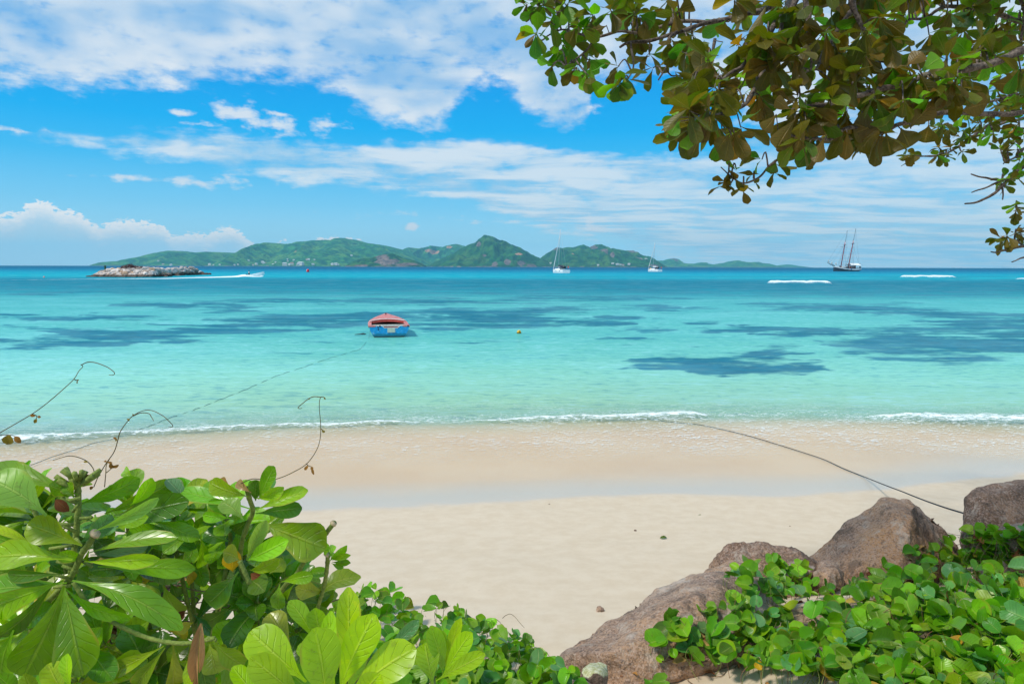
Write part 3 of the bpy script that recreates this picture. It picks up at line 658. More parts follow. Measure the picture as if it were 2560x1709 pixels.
def hullpts(L, thick, drop=.25):
    f = rp(L); out = list(f)
    for p in f: out.append(p + Vector((p.x / p.y * thick, thick, -drop * thick)))
    return out
# long slanting slab
rock('rock', rp([(1285, 1505, 3.02), (1300, 1490, 3.05), (1345, 1462, 3.15), (1420, 1420, 3.3), (1500, 1365, 3.45), (1575, 1318, 3.6), (1680, 1290, 3.85), (1720, 1300, 3.95),
                 (1300, 1548, 2.80), (1350, 1565, 2.75), (1480, 1545, 2.72), (1600, 1500, 2.8), (1740, 1430, 3.0), (1790, 1360, 3.3), (1400, 1600, 2.7), (1780, 1500, 2.95),
                 (1560, 1400, 3.0), (1650, 1340, 3.2), (1450, 1470, 2.82), (1330, 1620, 2.85), (1320, 1520, 3.4), (1750, 1380, 4.2), (1500, 1440, 3.7)]),
     M_gran, 'long pinkish granite rock slanting down to the sand beside the vines', .014, .024, 2, smooth_it=2)
rock('rock', rp([(1620, 1310, 3.95), (1628, 1278, 4.0), (1655, 1256, 4.05), (1700, 1250, 4.1), (1745, 1247, 4.12), (1800, 1255, 4.15), (1860, 1263, 4.1), (1910, 1300, 4.0), (1930, 1350, 3.9), (1640, 1350, 3.8), (1800, 1340, 3.75), (1880, 1400, 3.8), (1650, 1330, 4.5), (1900, 1340, 4.5), (1760, 1275, 4.5), (1700, 1400, 3.9)]),
     M_dkgr, 'low grey lumpy rock behind the vine leaves, left of the peaked rock', .016, .028, 5, smooth_it=2)
rock('rock', rp([(1835, 1290, 4.45), (1900, 1245, 4.5), (1960, 1190, 4.55), (1990, 1160, 4.55), (2030, 1140, 4.6), (2075, 1134, 4.62), (2115, 1142, 4.7), (2140, 1180, 4.75), (2185, 1245, 4.8), (2200, 1300, 4.7), (1840, 1340, 4.3), (1960, 1345, 4.0), (2060, 1340, 3.95), (2150, 1320, 4.2), (2090, 1230, 4.15), (2050, 1175, 4.35), (1980, 1280, 4.15), (2090, 1170, 4.4), (2100, 1200, 5.2), (1950, 1250, 5.1), (2180, 1300, 5.2), (1860, 1330, 5.0)]),
     M_warm, 'big peaked brown granite rock under the mooring rope', .014, .022, 8, smooth_it=1)
rock('rock', rp([(2203, 1240, 4.1), (2208, 1190, 4.15), (2218, 1145, 4.2), (2240, 1125, 4.25), (2300, 1112, 4.3), (2345, 1100, 4.35), (2440, 1085, 4.4), (2520, 1120, 4.4), (2210, 1290, 4.0), (2330, 1280, 3.8), (2460, 1280, 3.8), (2260, 1150, 4.05), (2400, 1130, 4.05), (2520, 1260, 4.2), (2230, 1180, 4.9), (2500, 1180, 5.1), (2300, 1280, 5.0)]),
     M_dkgr, 'dark brown block of granite at the right edge where the rope ends', .018, .018, 12, smooth_it=1)
rock('rock', rp([(1862, 1300, 3.95), (1880, 1285, 4.0), (1910, 1288, 4.0), (1935, 1305, 3.95), (1938, 1335, 3.85), (1870, 1340, 3.8), (1905, 1350, 3.7), (1900, 1320, 3.72), (1890, 1330, 4.2), (1930, 1335, 4.15)]),
     M_gran, 'small pink rounded rock wedged between the grey rock and the peaked rock', .012, .012, 15, smooth_it=3)
rock('rock', rp([(2285, 1215, 3.75), (2310, 1200, 3.8), (2349, 1195, 3.8), (2420, 1190, 3.8), (2420, 1260, 3.5), (2300, 1250, 3.5), (2340, 1240, 4.1), (2400, 1230, 4.1)]),
     M_gran, 'pale flat topped rock just in front of the dark block, half under leaves', .016, .01, 18, smooth_it=3)
def mat_lichen():
    g, fin = mat('lichen_stone')
    P = g.n('ShaderNodeTexCoord').outputs['Object']
    n1 = g.noise(P, 16, 5, .65); n2 = g.noise(P, 80, 3, .7)
    up = g.sep(g.n('ShaderNodeNewGeometry').outputs['Normal'])[2]
    c = g.mix(g.mr(n2, .35, .65), (.09, .06, .04), (.22, .15, .11))
    c = g.mix(g.mr(g.m('ADD', up, g.m('MULTIPLY', g.m('SUBTRACT', n1, .5), 1.2)), .35, .55), c, g.mix(g.mr(n2, .4, .6), (.34, .34, .15), (.55, .53, .36)))
    return fin(bsdf(g, c, .9, n2, .6, .004))
rock('rock', rp([(1335, 1530, 2.58), (1350, 1518, 2.62), (1380, 1515, 2.64), (1395, 1522, 2.62), (1397, 1550, 2.55), (1385, 1575, 2.5), (1345, 1570, 2.48), (1330, 1548, 2.52), (1365, 1548, 2.46), (1350, 1540, 2.72), (1390, 1545, 2.72)]),
     mat_lichen(), 'small stone with yellow lichen on top at the foot of the slab', .008, .004, 22, smooth_it=2, cat='stone')
rock('rock', rp([(1265, 1590, 2.4), (1290, 1560, 2.45), (1330, 1552, 2.48), (1370, 1575, 2.44), (1380, 1600, 2.38), (1320, 1600, 2.32), (1330, 1580, 2.6), (1290, 1590, 2.6)]),
     M_gran, 'grey rock cut by the bottom of the photo below the lichen stone', .012, .008, 25, smooth_it=3)

# ------------------------------------------------------------------ breakwater out in the bay
def build_breakwater():
    rnd = random.Random(11)
    base = pt(215 * K, 637 * K, 169)
    root = empty('rock_breakwater', (pt(330 * K, 636 * K, 172).x, 172, 0), 'low breakwater of piled pale granite boulders out in the lagoon on the left', 'breakwater')
    O = Vector(root.location)
    g, fin = mat('breakwater_granite')
    P = g.n('ShaderNodeNewGeometry').outputs['Position']; tn = g.attr('tint', 'Color')
    n = g.noise(P, 1.4, 4, .65); zz = g.sep(P)[2]
    c = g.mix(1.0, tn, g.mix(g.mr(n, .3, .7), (.70, .68, .68), (1.15, 1.12, 1.1)), 'MULTIPLY')
    c = g.mix(g.mr(g.m('ADD', zz, g.m('MULTIPLY', n, 1.0)), 1.5, .8), c, (.085, .055, .035))
    m = fin(bsdf(g, c, .9, n, .5, .1))
    # crest line: (2560 px, row of the crest, row of the foot, distance)
    cr = [(216, 688, 690.5, 169), (236, 677, 692, 168), (256, 671, 693, 167), (290, 668, 694.5, 166), (318, 665.5, 695, 166), (350, 667, 695, 166), (372, 670, 693.5, 167), (384, 670, 692, 171), (400, 671.5, 687, 182), (420, 669, 686.5, 190), (440, 667, 686, 196), (460, 665.5, 686, 200), (472, 668, 686, 204), (485, 675, 685.5, 208), (500, 681, 685, 212), (509, 684, 685, 215)]
    def sm_at(px): return [float(np.interp(px, [q[0] for q in cr], [q[i] for q in cr])) for i in (1, 2, 3)]
    items = []
    for i in range(420):
        px = rnd.uniform(216, 508); top, foot, d = sm_at(px); v = rnd.random() ** .85
        row = foot + (top - foot) * v; s = rnd.uniform(.55, 1.25) * (1.15 if rnd.random() < .2 else 1) * (.65 if px > 480 or px < 235 else 1)
        p = pt(px, row, d); p.z = max(p.z - s * .45, -.4); p.y += v * 3.2 + rnd.uniform(-.3, .3)
        items.append((p, s))
    items += [(p + Vector((rnd.uniform(-.8, .8), 4.2 + rnd.random() * 2, -.5 - rnd.random())), s) for p, s in items[:60]]
    core = MB()
    def stone(b, p, s):
        bm = bmesh.new(); bmesh.ops.create_icosphere(bm, subdivisions=2, radius=1)
        sc = Vector((rnd.uniform(.8, 1.35), rnd.uniform(.7, 1.1), rnd.uniform(.55, .85))) * s
        Q = Matrix.Rotation(rnd.uniform(0, 6.28), 3, 'Z') @ Matrix.Rotation(rnd.uniform(-.5, .5), 3, 'X'); o = Vector((rnd.random() * 50,) * 3)
        cuts = [Vector((rnd.gauss(0, 1), rnd.gauss(0, 1), rnd.gauss(0, 1))).normalized() for _ in range(7)]
        vs = []
        for v in bm.verts:
            c = v.co.copy()
            for n_ in cuts:
                dd = c.dot(n_) - .62
                if dd > 0: c -= n_ * dd * .9
            c = Vector((c.x * sc.x, c.y * sc.y, c.z * sc.z)); vs.append(Q @ c * (1 + .12 * mn.noise(v.co * 2 + o)) + p - O)
        f = [tuple(x.index for x in fc.verts) for fc in bm.faces]; bm.free()
        r = rnd.random(); br = rnd.uniform(.75, 1.2)
        t = (.62, .55, .51) if r < .65 else ((.44, .36, .31) if r < .85 else (.52, .36, .24))
        if p.y > 175 and p.z < .8: t = (.24, .17, .13)
        b.add(vs, f, None, tuple(x * br for x in t))
    order = sorted(range(420), key=lambda i: -items[i][1])
    named = set(order[:96])
    for i, (p, s) in enumerate(items):
        if i in named: b = MB(); stone(b, p, s); b.build('boulder', m, root, False)
        else: stone(core, p, s)
    o = core.build('small_boulders', m, root, False); o['kind'] = 'stuff'
    # dry brown brush on the crest and one lone green plant
    tw = MB(); gr = MB()
    for i in range(420):
        px = rnd.gauss(328, 13); px = min(max(px, 303), 354)
        p = pt(px, 667.5 - 6.0 * math.exp(-((px - 322) / 13) ** 2) * rnd.random() ** 1.5, 168.5 + rnd.uniform(-.5, 1.2)) - O
        q = p + Vector((rnd.uniform(-.3, .3), rnd.uniform(-.3, .3), rnd.uniform(.05, .3)))
        tw.tube([p - Vector((0, 0, .35)), q], .035, 3, (.16, .065, .055) if rnd.random() < .8 else (.08, .06, .05), False)
    for i in range(3): 
        p = pt(322 + i * 2.5, 660, 168.5) - O; tw.tube([p - Vector((0, 0, 1)), p + Vector((.25 * (i - 1), 0, .1 * i))], .05, 4, (.12, .06, .05))
    mt = mat_tint('dry_brush', .9)
    b = tw.build('dry_brush', mt, None, False); b.location = O; tag(b, 'reddish brown dry brush along the crest of the breakwater', 'bush')
    p0 = pt(263, 674, 166.5); O2 = p0
    for i in range(60):
        a = rnd.uniform(0, 6.28); h = rnd.uniform(.1, .95)
        gr.tube([(0, 0, h), (math.cos(a) * .25, math.sin(a) * .25, h + rnd.uniform(-.1, .2))], [.07, .03], 3, (.06, .12, .03), False)
    gr.tube([(0, 0, -.6), (0, 0, .95)], .05, 5, (.1, .07, .04))
    b = gr.build('shrub_sapling', mt, None, False); b.location = O2; tag(b, 'lone dark green sapling standing on the left part of the breakwater', 'plant')

def mat_tint(name, rough=.6, nz=.12, sc=30, spec=.3, **kw):
    g, fin = mat(name)
    P = g.n('ShaderNodeTexCoord').outputs['Object']
    n = g.noise(P, sc, 3, .6)
    c = g.mix(1.0, g.attr('tint', 'Color'), g.mix(g.mr(n, .3, .7), (1 - nz,) * 3, (1 + nz,) * 3), 'MULTIPLY')
    return fin(bsdf(g, c, rough, **{'Specular IOR Level': spec, **kw}))
build_breakwater()

# ------------------------------------------------------------------ blue and red rowing boat
def build_rowboat():
    px0 = 900 + 1110 / 14.68
    p = pt(px0, 770 + 1060 / 14.68, 27.2); root = empty('rowing_boat', (p.x, 27.0, 0), 'weathered blue and red wooden boat moored stern towards the beach', 'rowing boat', rz=R(12))
    g, fin = mat('blue_boat_paint')
    P = g.n('ShaderNodeTexCoord').outputs['Object']; n = g.noise(P, 9, 5, .7); zz = g.sep(P)[2]
    c = g.mix(g.mr(n, .3, .7), (.0, .25, .60), (.005, .36, .74))
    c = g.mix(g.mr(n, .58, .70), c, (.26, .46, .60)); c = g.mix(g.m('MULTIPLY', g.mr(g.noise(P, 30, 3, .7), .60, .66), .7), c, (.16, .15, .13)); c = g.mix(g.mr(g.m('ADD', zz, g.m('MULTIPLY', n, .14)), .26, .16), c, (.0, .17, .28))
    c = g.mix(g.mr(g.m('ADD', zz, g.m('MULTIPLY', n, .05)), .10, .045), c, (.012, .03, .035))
    mb = fin(bsdf(g, c, .5))
    g, fin = mat('faded_red_paint')
    P = g.n('ShaderNodeTexCoord').outputs['Object']; n = g.noise(P, 7, 5, .75)
    c = g.mix(g.mr(n, .30, .62), (.46, .09, .075), (.62, .24, .22)); c = g.mix(g.mr(n, .58, .70), c, (.74, .55, .58))
    mr_ = fin(bsdf(g, c, .6)); 
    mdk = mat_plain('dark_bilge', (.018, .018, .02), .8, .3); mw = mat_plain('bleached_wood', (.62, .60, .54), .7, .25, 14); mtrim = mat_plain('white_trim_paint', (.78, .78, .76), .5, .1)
    mred2 = mat_plain('deep_red_paint', (.42, .05, .035), .55, .2, 10)
    L = 4.3; ny = 28
    def half(t): return .80 * (1 - max(0, (t - .30) / .70) ** 2.3) * (1 if t > .3 else .985 + .015 * t / .3)      # half beam at the gunwale
    def sheer(t): return .435 - .05 * math.sin(math.pi * min(t * 1.4, 1)) * (1 - t) + .19 * t ** 2.0
    sect = [(0.0, -.25), (.35, -.22), (.64, -.10), (.80, .06), (.93, .25), (1.0, 1.0)]
    def ring(t, inset=0.0):
        h = half(t); z = sheer(t); pts = []
        for a, b in sect:
            zz = b if b < 1 else z
            if b < 1: zz = b + .25 * t * t * (1 if b < .1 else .5)
            if t > .9: a_ = a
            pts.append((max(h * a - inset, 0), zz + inset * (.6 if b < 1 else 0)))
        return pts
    def shell(inset, t0, t1, b, flip, flare=1):
        ts = [t0 + (t1 - t0) * i / ny for i in range(ny + 1)]; vs = []
        for t in ts:
            r = ring(t, inset); full = [(-x, z) for x, z in r[::-1]] + r[1:]
            yk = L * t + (.0 if t < .8 else 0)
            vs += [(x, yk + .18 * (t ** 3) * (z / .6), z) for x, z in full]
        m_ = len(sect) * 2 - 1
        fs = [(i * m_ + k, i * m_ + k + 1, (i + 1) * m_ + k + 1, (i + 1) * m_ + k) for i in range(ny) for k in range(m_ - 1)]
        if flip: fs = [f[::-1] for f in fs]
        b.add(vs, fs)
    b = MB(); shell(0, 0, 1, b, False); b.build('hull', mb, root)
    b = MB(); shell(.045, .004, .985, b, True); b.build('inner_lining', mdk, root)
    # transom with the motor cut-out
    zt = sheer(0); h0 = half(0)
    prof = [(-h0, zt), (-.62 * h0, zt + .01), (-.36 * h0, zt + .015), (-.23 * h0, zt - .075), (.42 * h0, zt - .075), (.55 * h0, zt + .015), (.80 * h0, zt + .01), (h0, zt)]
    bot = [(h0 * a, z) for a, z in [(.93, .25), (.80, .06), (.64, -.10), (.35, -.22), (0, -.25), (-.35, -.22), (-.64, -.10), (-.80, .06), (-.93, .25)]]
    lp = prof + bot; n = len(lp); b = MB()
    b.add([(x, -.028, z) for x, z in lp] + [(x, .03, z) for x, z in lp], [tuple(range(n))[::-1], tuple(range(n, 2 * n))] + [(i, (i + 1) % n, n + (i + 1) % n, n + i) for i in range(n)])
    tr = b.build('transom', mb, root, False)
    b = MB(); b.tube([(x, -.03, z + .006) for x, z in prof[1:-1]], .012, 5); b.build('white_edge', mtrim, tr)
    pl = MB(); pl.box((.08, -.036, zt - .165), (.30, .012, .17)); bd = pl.build('name_board', mat_plain('cream_board', (.58, .60, .50), .7, .1, 12), tr, False)
    for i in range(5): 
        q = MB(); q.box((.08 - .12 + .06 * i, -.0435, zt - .165), (.006, .003, .15)); q.build('board_seam', mat_plain('grey_seam', (.38, .42, .36), .8), bd, False)
    # red inner face behind the cut-out
    b = MB(); b.box((.08, .075, zt - .09), (.62, .03, .10)); b.box((.08, .16, zt - .115), (1.15, .14, .03)); b.build('stern_bench', mred2, root, False)
    # gunwale: wide red cap round the open cockpit
    def strip(t0, t1, w0, w1, z_off, b, n=30, side=(1, -1)):
        for s in side:
            vs = []
            for i in range(n + 1):
                t = t0 + (t1 - t0) * i / n; o = half(t) + .02; w = w0 + (w1 - w0) * i / n; y = L * t + .18 * t ** 3; z = sheer(t)
                vs += [(s * o, y, z - .045), (s * o, y, z + .018), (s * max(o - w, 0.0), y, z + .026), (s * max(o - w, 0.0), y, z - .045)]
            fs = [(i * 4 + k, i * 4 + (k + 1) % 4, (i + 1) * 4 + (k + 1) % 4, (i + 1) * 4 + k) for i in range(n) for k in range(4)]
            b.add(vs, fs if s < 0 else [f[::-1] for f in fs])
    b = MB(); strip(0, .62, .125, .15, 0, b)
    for s in (-1, 1): b.box((s * (h0 - .12), .07, zt + .005), (.27, .22, .05))
    b.build('gunwale', mr_, root, False)
    # fore deck, cambered, with a coaming
    b = MB(); vs = []; nn = 16; mm = 12
    for i in range(nn + 1):
        t = .46 + .535 * i / nn
        for k in range(mm + 1):
            u = -1 + 2 * k / mm; y = L * t + .18 * t ** 3 - (.16 * (u * u) if i == 0 else .16 * u * u * max(0, 1 - i / 4))
            vs.append((u * (half(t) - .02), y, sheer(t) + .028 + .075 * (1 - u * u) * (1 - .5 * i / nn)))
    fs = [(i * (mm + 1) + k, i * (mm + 1) + k + 1, (i + 1) * (mm + 1) + k + 1, (i + 1) * (mm + 1) + k) for i in range(nn) for k in range(mm)]
    b.add(vs, fs); b.build('foredeck', mr_, root)
    b = MB(); fr = [Vector(vs[k]) for k in range(mm + 1)]
    b.add([p + Vector((0, 0, .012)) for p in fr] + [p + Vector((0, -.015, -.10)) for p in fr], [(k, k + 1, mm + 2 + k, mm + 1 + k) for k in range(mm)]); b.build('deck_coaming', mred2, root)
    b = MB(); b.tube([p + Vector((0, .02, .02)) for p in fr], .016, 6); b.build('coaming_trim', mtrim, root)
    b = MB(); b.box((.0, .55, zt - .05), (1.34, .10, .03)); b.build('thwart', mw, root, False)
    b = MB(); b.box((.0, 1.45, zt - .075), (1.36, .16, .035)); b.build('thwart', mw, root, False)
    for s in (-1, 1):
        b = MB(); b.tube([(s * .52, 1.0, -.05), (s * .50, 1.05, .36)], .018, 5); b.build('frame_rib', mw, root)
    b = MB(); b.tube([(-.03, L * .86, .60), (-.03, L * .86, .72)], .02, 6); b.tube([(-.07, L * .86, .70), (.03, L * .86, .69)], .016, 6); b.build('mooring_cleat', mdk, root)
    b = MB(); b.tube([(-.45, -.04, zt + .02), (-.43, -.05, zt - .08), (-.42, -.045, zt - .16)], .012, 5); b.build('hanging_line', mdk, root)
    for x in (-.36, .74):
        b = MB(); b.box((x, .0, zt + .008), (.06, .09, .05)); b.build('stern_cleat', mdk, root, False)
    return root, Vector((p.x - .76, 27.0, .41))
boat, rope_a = build_rowboat()

def tpt(px, py, z):      # crop-independent: 2349-view pixel on the horizontal plane z
    return on_z(px, py, z)
M_rope = mat_plain('dark_rope', (.022, .026, .03), .8, .2, 60); M_rope2 = mat_plain('thin_wet_rope', (.05, .15, .17), .7, .2, 40)
def build_ropes():
    pa = [(848, 737), (848, 775), (846, 784), (830, 795), (800, 806), (750, 822), (700, 838), (650, 855), (600, 876), (550, 896), (500, 915), (450, 934), (400, 951), (350, 970), (300, 989), (250, 1006)]
    P = [rope_a, Vector((rope_a.x - .03, 26.95, .03))] + [tpt(a, b, .035) for a, b in pa[3:]]
    L = smooth_line(P, 22); rnd = random.Random(3); out = []
    for i, p in enumerate(L):
        w = math.sin(i * .9) + .6 * math.sin(i * .37 + 1); w = math.sin(i * .55) + .6 * math.sin(i * .23 + 1)
        if i > 44: p = Vector((p.x, p.y, float((fbm(np.array([p.x * .25]), np.array([p.y * .55]), 3, 11)[0] - .5) * .07) + .004 + .007 * w))
        out.append(p)
    tail = [(215, 1020), (170, 1036), (120, 1052), (60, 1076)]
    for a, b in tail:
        q = gnd(a * K, b * K); q.z += .03; out.append(q)
    b = MB(); b.tube(out, .0045, 5); o = b.build('mooring_rope', M_rope2); tag(o, 'thin wet rope running through the shallow water from the blue boat to the left shore', 'rope')
    P = []
    for a, b_ in [(1440, 958), (1520, 968), (1600, 976), (1660, 988), (1720, 1003), (1780, 1021), (1840, 1040), (1890, 1057)]:
        q = gnd(a * K, b_ * K); q.z = max(q.z, -.02) + .022; P.append(q)
    for a, b_ in [(1935, 1074), (1985, 1094)]:
        q = gnd(a * K, b_ * K); P.append(pt(a * K, b_ * K, q.y * .985))
    e = pt(2212 * K, 1177 * K, 4.35)
    q0 = P[-1]; n = 12
    for i, (a, b_) in enumerate([(2030, 1112), (2070, 1127), (2110, 1143), (2160, 1161), (2212, 1177)]):
        t = (i + 1) / 5; Y = 1 / ((1 - t) / q0.y + t / e.y); P.append(pt(a * K, b_ * K, Y))
    b = MB(); b.tube(smooth_line(P, 8), .006, 6); o = b.build('shore_rope', M_rope); tag(o, 'black rope stretched from the dark rock across the wet sand into the water', 'rope')
    # floating stick left of the boat
    c = tpt(826, 767, .02); b = MB(); b.tube([c + Vector((-.22, 0, 0)), c + Vector((0, .03, .015)), c + Vector((.12, .03, .03)), c + Vector((.24, .0, .02))], [.012, .02, .035, .015], 6)
    o = b.build('floating_stick', M_rope); tag(o, 'dark stick floating on the water just left of the blue boat', 'driftwood')
build_ropes()

# ------------------------------------------------------------------ buoys
def ball(b, c, r, sc=(1, 1, 1), seg=16, ring=10, tint=(1, 1, 1)):
    vs = [(c[0] + r * sc[0] * math.sin(math.pi * i / ring) * math.cos(2 * math.pi * k / seg), c[1] + r * sc[1] * math.sin(math.pi * i / ring) * math.sin(2 * math.pi * k / seg), c[2] + r * sc[2] * math.cos(math.pi * i / ring)) for i in range(ring + 1) for k in range(seg)]
    fs = [(i * seg + k, (i + 1) * seg + k, (i + 1) * seg + (k + 1) % seg, i * seg + (k + 1) % seg) for i in range(ring) for k in range(seg)]
    b.add(vs, fs, None, tint)
def build_buoys():
    c = on_z(1190.5, 764); root = empty('yellow_buoy', (c.x, c.y, 0), 'small round yellow mooring buoy floating right of the blue boat', 'buoy')
    b = MB(); ball(b, (0, 0, .05), .088); b.build('float', mat_plain('yellow_plastic', (.70, .42, .01), .4, .25, 14), root)
    b = MB(); b.tube([(.012, -.075, .075), (.014, -.10, .08)], .024, 8); b.build('eye', mat_plain('black_rubber', (.02, .02, .02), .7), root)
    b = MB(); b.tube([(.094 * math.cos(a), .094 * math.sin(a), .012) for a in [i * math.pi / 12 for i in range(25)]], .013, 5); b.build('weed_ring', mat_plain('brown_weed', (.10, .055, .015), .9), root)
    p = pt(590 + 2112 / 11.745, 660 + 232 / 11.745, 500); Y = CAMH / -ray(p_x := 590 + 2112 / 11.745, 660 + 234 / 11.745).z; c = pt(p_x, 660 + 234 / 11.745, Y)
    s = Y / FPX * 7.2 / 2
    root = empty('red_buoy', (c.x, c.y, 0), 'big red inflatable marker buoy far out in the lagoon', 'buoy')
    b = MB(); m = 20; pr = [(0, 2.05), (.45, 2.0), (.78, 1.75), (.93, 1.3), (.97, .7), (1.0, .1), (1.02, -.3), (0, -.35)]
    vs = [(s * r_ * math.cos(6.2832 * k / m), s * r_ * math.sin(6.2832 * k / m), s * z) for r_, z in pr for k in range(m)]
    b.add(vs, [(i * m + k, (i + 1) * m + k, (i + 1) * m + (k + 1) % m, i * m + (k + 1) % m) for i in range(len(pr) - 1) for k in range(m)])
    b.build('float', mat_plain('red_vinyl', (.60, .012, .02), .4, .2, 2), root)
    b = MB(); b.add([(s * 1.01 * math.cos(a), s * 1.01 * math.sin(a), s * z) for a in (R(205), R(222)) for z in (.2, 1.2)] , [(0, 1, 3, 2)]); 
    b.tube([(s * .98 * math.cos(R(212)), s * .98 * math.sin(R(212)), s * .1), (s * .97 * math.cos(R(212)), s * .97 * math.sin(R(212)), s * 1.2), (s * .80 * math.cos(R(212)), s * .80 * math.sin(R(212)), s * 1.72)], s * .14, 6); b.build('white_stripe', M_white, root)
    b = MB(); b.box((s * .42, -s * .92, s * .42), (s * .6, s * .2, s * .6)); b.build('dark_panel', mat_plain('maroon_panel', (.16, .01, .03), .6), root, False)
    # two specks: tiny floats near the breakwater
    c = on_z(101 * 1.0, 636.5, 0); o_ = MB(); ball(o_, (0, 0, .05), .22); ball(o_, (0, 0, .32), .07); q = o_.build('small_float', mat_plain('faded_pink_float', (.65, .30, .26), .6)); q.location = c; tag(q, 'tiny pinkish float on the water left of the breakwater', 'buoy')
build_buoys()

# ------------------------------------------------------------------ yachts, motor boat, schooner
M_dark = mat_plain('navy_canvas', (.02, .03, .055), .7, .2, 4); M_alu = mat_plain('mast_aluminium', (.55, .58, .60), .4); M_glass = mat_plain('smoked_glass', (.03, .05, .08), .15)
M_sail = mat_plain('white_sailcloth', (.82, .83, .82), .7); M_flag = mat_plain('red_ensign', (.45, .10, .08), .7)
def loft(b, secs, closed_top=True, tint=(1, 1, 1)):     # secs: list of (x, [(y,z)...]) open half sections mirrored
    m = len(secs[0][1]) * 2 - 1; vs = []
    for x, r in secs: vs += [(x, -y, z) for y, z in r[::-1]] + [(x, y, z) for y, z in r[1:]]
    fs = [(i * m + k, (i + 1) * m + k, (i + 1) * m + k + 1, i * m + k + 1) for i in range(len(secs) - 1) for k in range(m - 1)]
    fs.append(tuple(range(m)))
    fs.append(tuple((len(secs) - 1) * m + k for k in range(m))[::-1])
    if closed_top: fs += [(i * m, i * m + m - 1, (i + 1) * m + m - 1, (i + 1) * m) for i in range(len(secs) - 1)]
    b.add(vs, fs, None, tint)
def hull_secs(L, B, H, bow=.95, n=16, keel=-.5, sheer=.2, full=.55):
    out = []
    for i in range(n + 1):
        t = i / n; x = -L / 2 + L * t                      # bow at -L/2
        w = B / 2 * min(1, (t / full)) ** .62 * (1 - .12 * max(0, t - .7) / .3); w = max(w, .03)
        z = H + sheer * (1 - t) ** 2; xo = x
        out.append((xo, [(0, keel * min(1, t * 3 + .1)), (w * .55, keel * .6 * min(1, t * 3 + .2)), (w * .9, .0), (w, H * .5), (w, z)]))
    return out
def yacht(px, row, s, label, group, rz, cover, extra=None):
    Y = CAMH / -ray(px, row).z; c = pt(px, row, Y)
    root = empty('sailing_yacht', (c.x, c.y, 0), label, 'sailing yacht', None, rz)
    b = MB(); loft(b, hull_secs(12.2, 3.9, 1.35)); 
    b.build('hull', M_white, root, False)
    for x in (-3.2, 0.4, 3.6):
        w = MB(); w.box((x, -1.93, .85), (.8, .05, .16)); w.build('hull_window', M_glass, root, False)
    b = MB(); b.add([(-3.4, -1.0, 1.40), (-3.4, 1.0, 1.40), (2.2, 1.25, 1.40), (2.2, -1.25, 1.40), (-2.4, -.7, 1.78), (-2.4, .7, 1.78), (2.2, .95, 1.95), (2.2, -.95, 1.95)], [(0, 3, 7, 4), (1, 5, 6, 2), (0, 4, 5, 1), (3, 2, 6, 7), (4, 7, 6, 5)]); b.build('cabin', M_white, root, False)
    H = 16.6; lean = Vector((.078, 0, 1)); mb_ = Vector((-1.1, 0, 1.5)); tp = mb_ + lean * H
    b = MB(); b.tube([mb_, mb_ + lean * H * .75, tp], [.13, .11, .07], 8); b.build('mast', M_alu, root)
    b = MB(); b.tube([(-5.9, 0, 1.6), Vector((-5.9, 0, 1.6)).lerp(mb_ + lean * H * .86, .12), Vector((-5.9, 0, 1.6)).lerp(mb_ + lean * H * .86, .8), mb_ + lean * H * .86], [.05, .17, .11, .05], 6); b.build('furled_jib', M_sail, root)
    b = MB(); b.tube([mb_ + Vector((.1, 0, 1.2)), (3.6, .2, 2.75)], .12, 6); bo = b.build('boom', M_alu, root)
    b = MB(); b.tube([mb_ + Vector((.1, 0, 1.55)), (1.0, .1, 3.05), (3.5, .2, 2.98)], [.30, .26, .16], 8); b.build('sail_cover', cover, bo)
    b = MB(); b.tube([tp, (5.9, 0, 1.6)], .022, 4); b.tube([mb_ + lean * H * .97, (-5.9, 0, 1.6)], .02, 4)
    for s_ in (-1, 1): b.tube([tp, mb_ + lean * 8.2 + Vector((0, s_ * .85, 0)), (-.9, s_ * 1.8, 1.5)], .022, 4)
    b.tube([mb_ + lean * 8.2 + Vector((0, -.85, 0)), mb_ + lean * 8.2 + Vector((0, .85, 0))], .04, 4); b.build('rigging', M_alu, root)
    b = MB(); b.add([(2.0, -1.2, 1.9), (2.0, 1.2, 1.9), (2.6, 1.15, 2.75), (2.6, -1.15, 2.75), (3.4, 1.2, 2.7), (3.4, -1.2, 2.7), (3.5, 1.3, 1.9), (3.5, -1.3, 1.9)], [(0, 1, 2, 3), (3, 2, 4, 5), (0, 3, 5, 7), (1, 6, 4, 2)]); b.build('sprayhood', M_dark, root, False)
    b = MB(); b.box((4.7, 0, 3.15), (1.9, 2.6, .08))
    for x in (3.9, 5.5):
        for s_ in (-1, 1): b.tube([(x, s_ * 1.3, 3.1), (x + .1, s_ * 1.4, 1.4)], .03, 4)
    b.build('bimini', M_dark, root, False)
    b = MB()
    for s_ in (-1, 1):
        ps = [(-5.9 + i * 1.05, s_ * 1.9 * min(1, (i * .09 + .02)) ** .62, 1.45) for i in range(12)]
        b.tube([(x, y * .97, 2.15) for x, y, z in ps], .018, 4)
        for x, y, z in ps: b.tube([(x, y * .97, z - .1), (x, y * .97, 2.15)], .018, 4)
    b.build('guard_rail', M_alu, root)
    b = MB(); b.tube([(6.0, .6, 1.5), (6.25, .6, 3.0)], .025, 4); b.add([(6.1, .6, 2.2), (6.25, .6, 3.0), (6.9, .75, 2.7), (6.8, .7, 2.0)], [(0, 1, 2, 3)]); b.build('flag', M_flag, root, False)
    if extra: b = MB(); b.tube([(-4.6, 0, 1.62), (-3.6, 0, 1.85), (-2.6, 0, 1.8)], [.25, .5, .3], 8); b.build('yellow_deck_bag', extra, root)
    root.scale = (s, s, s); return root
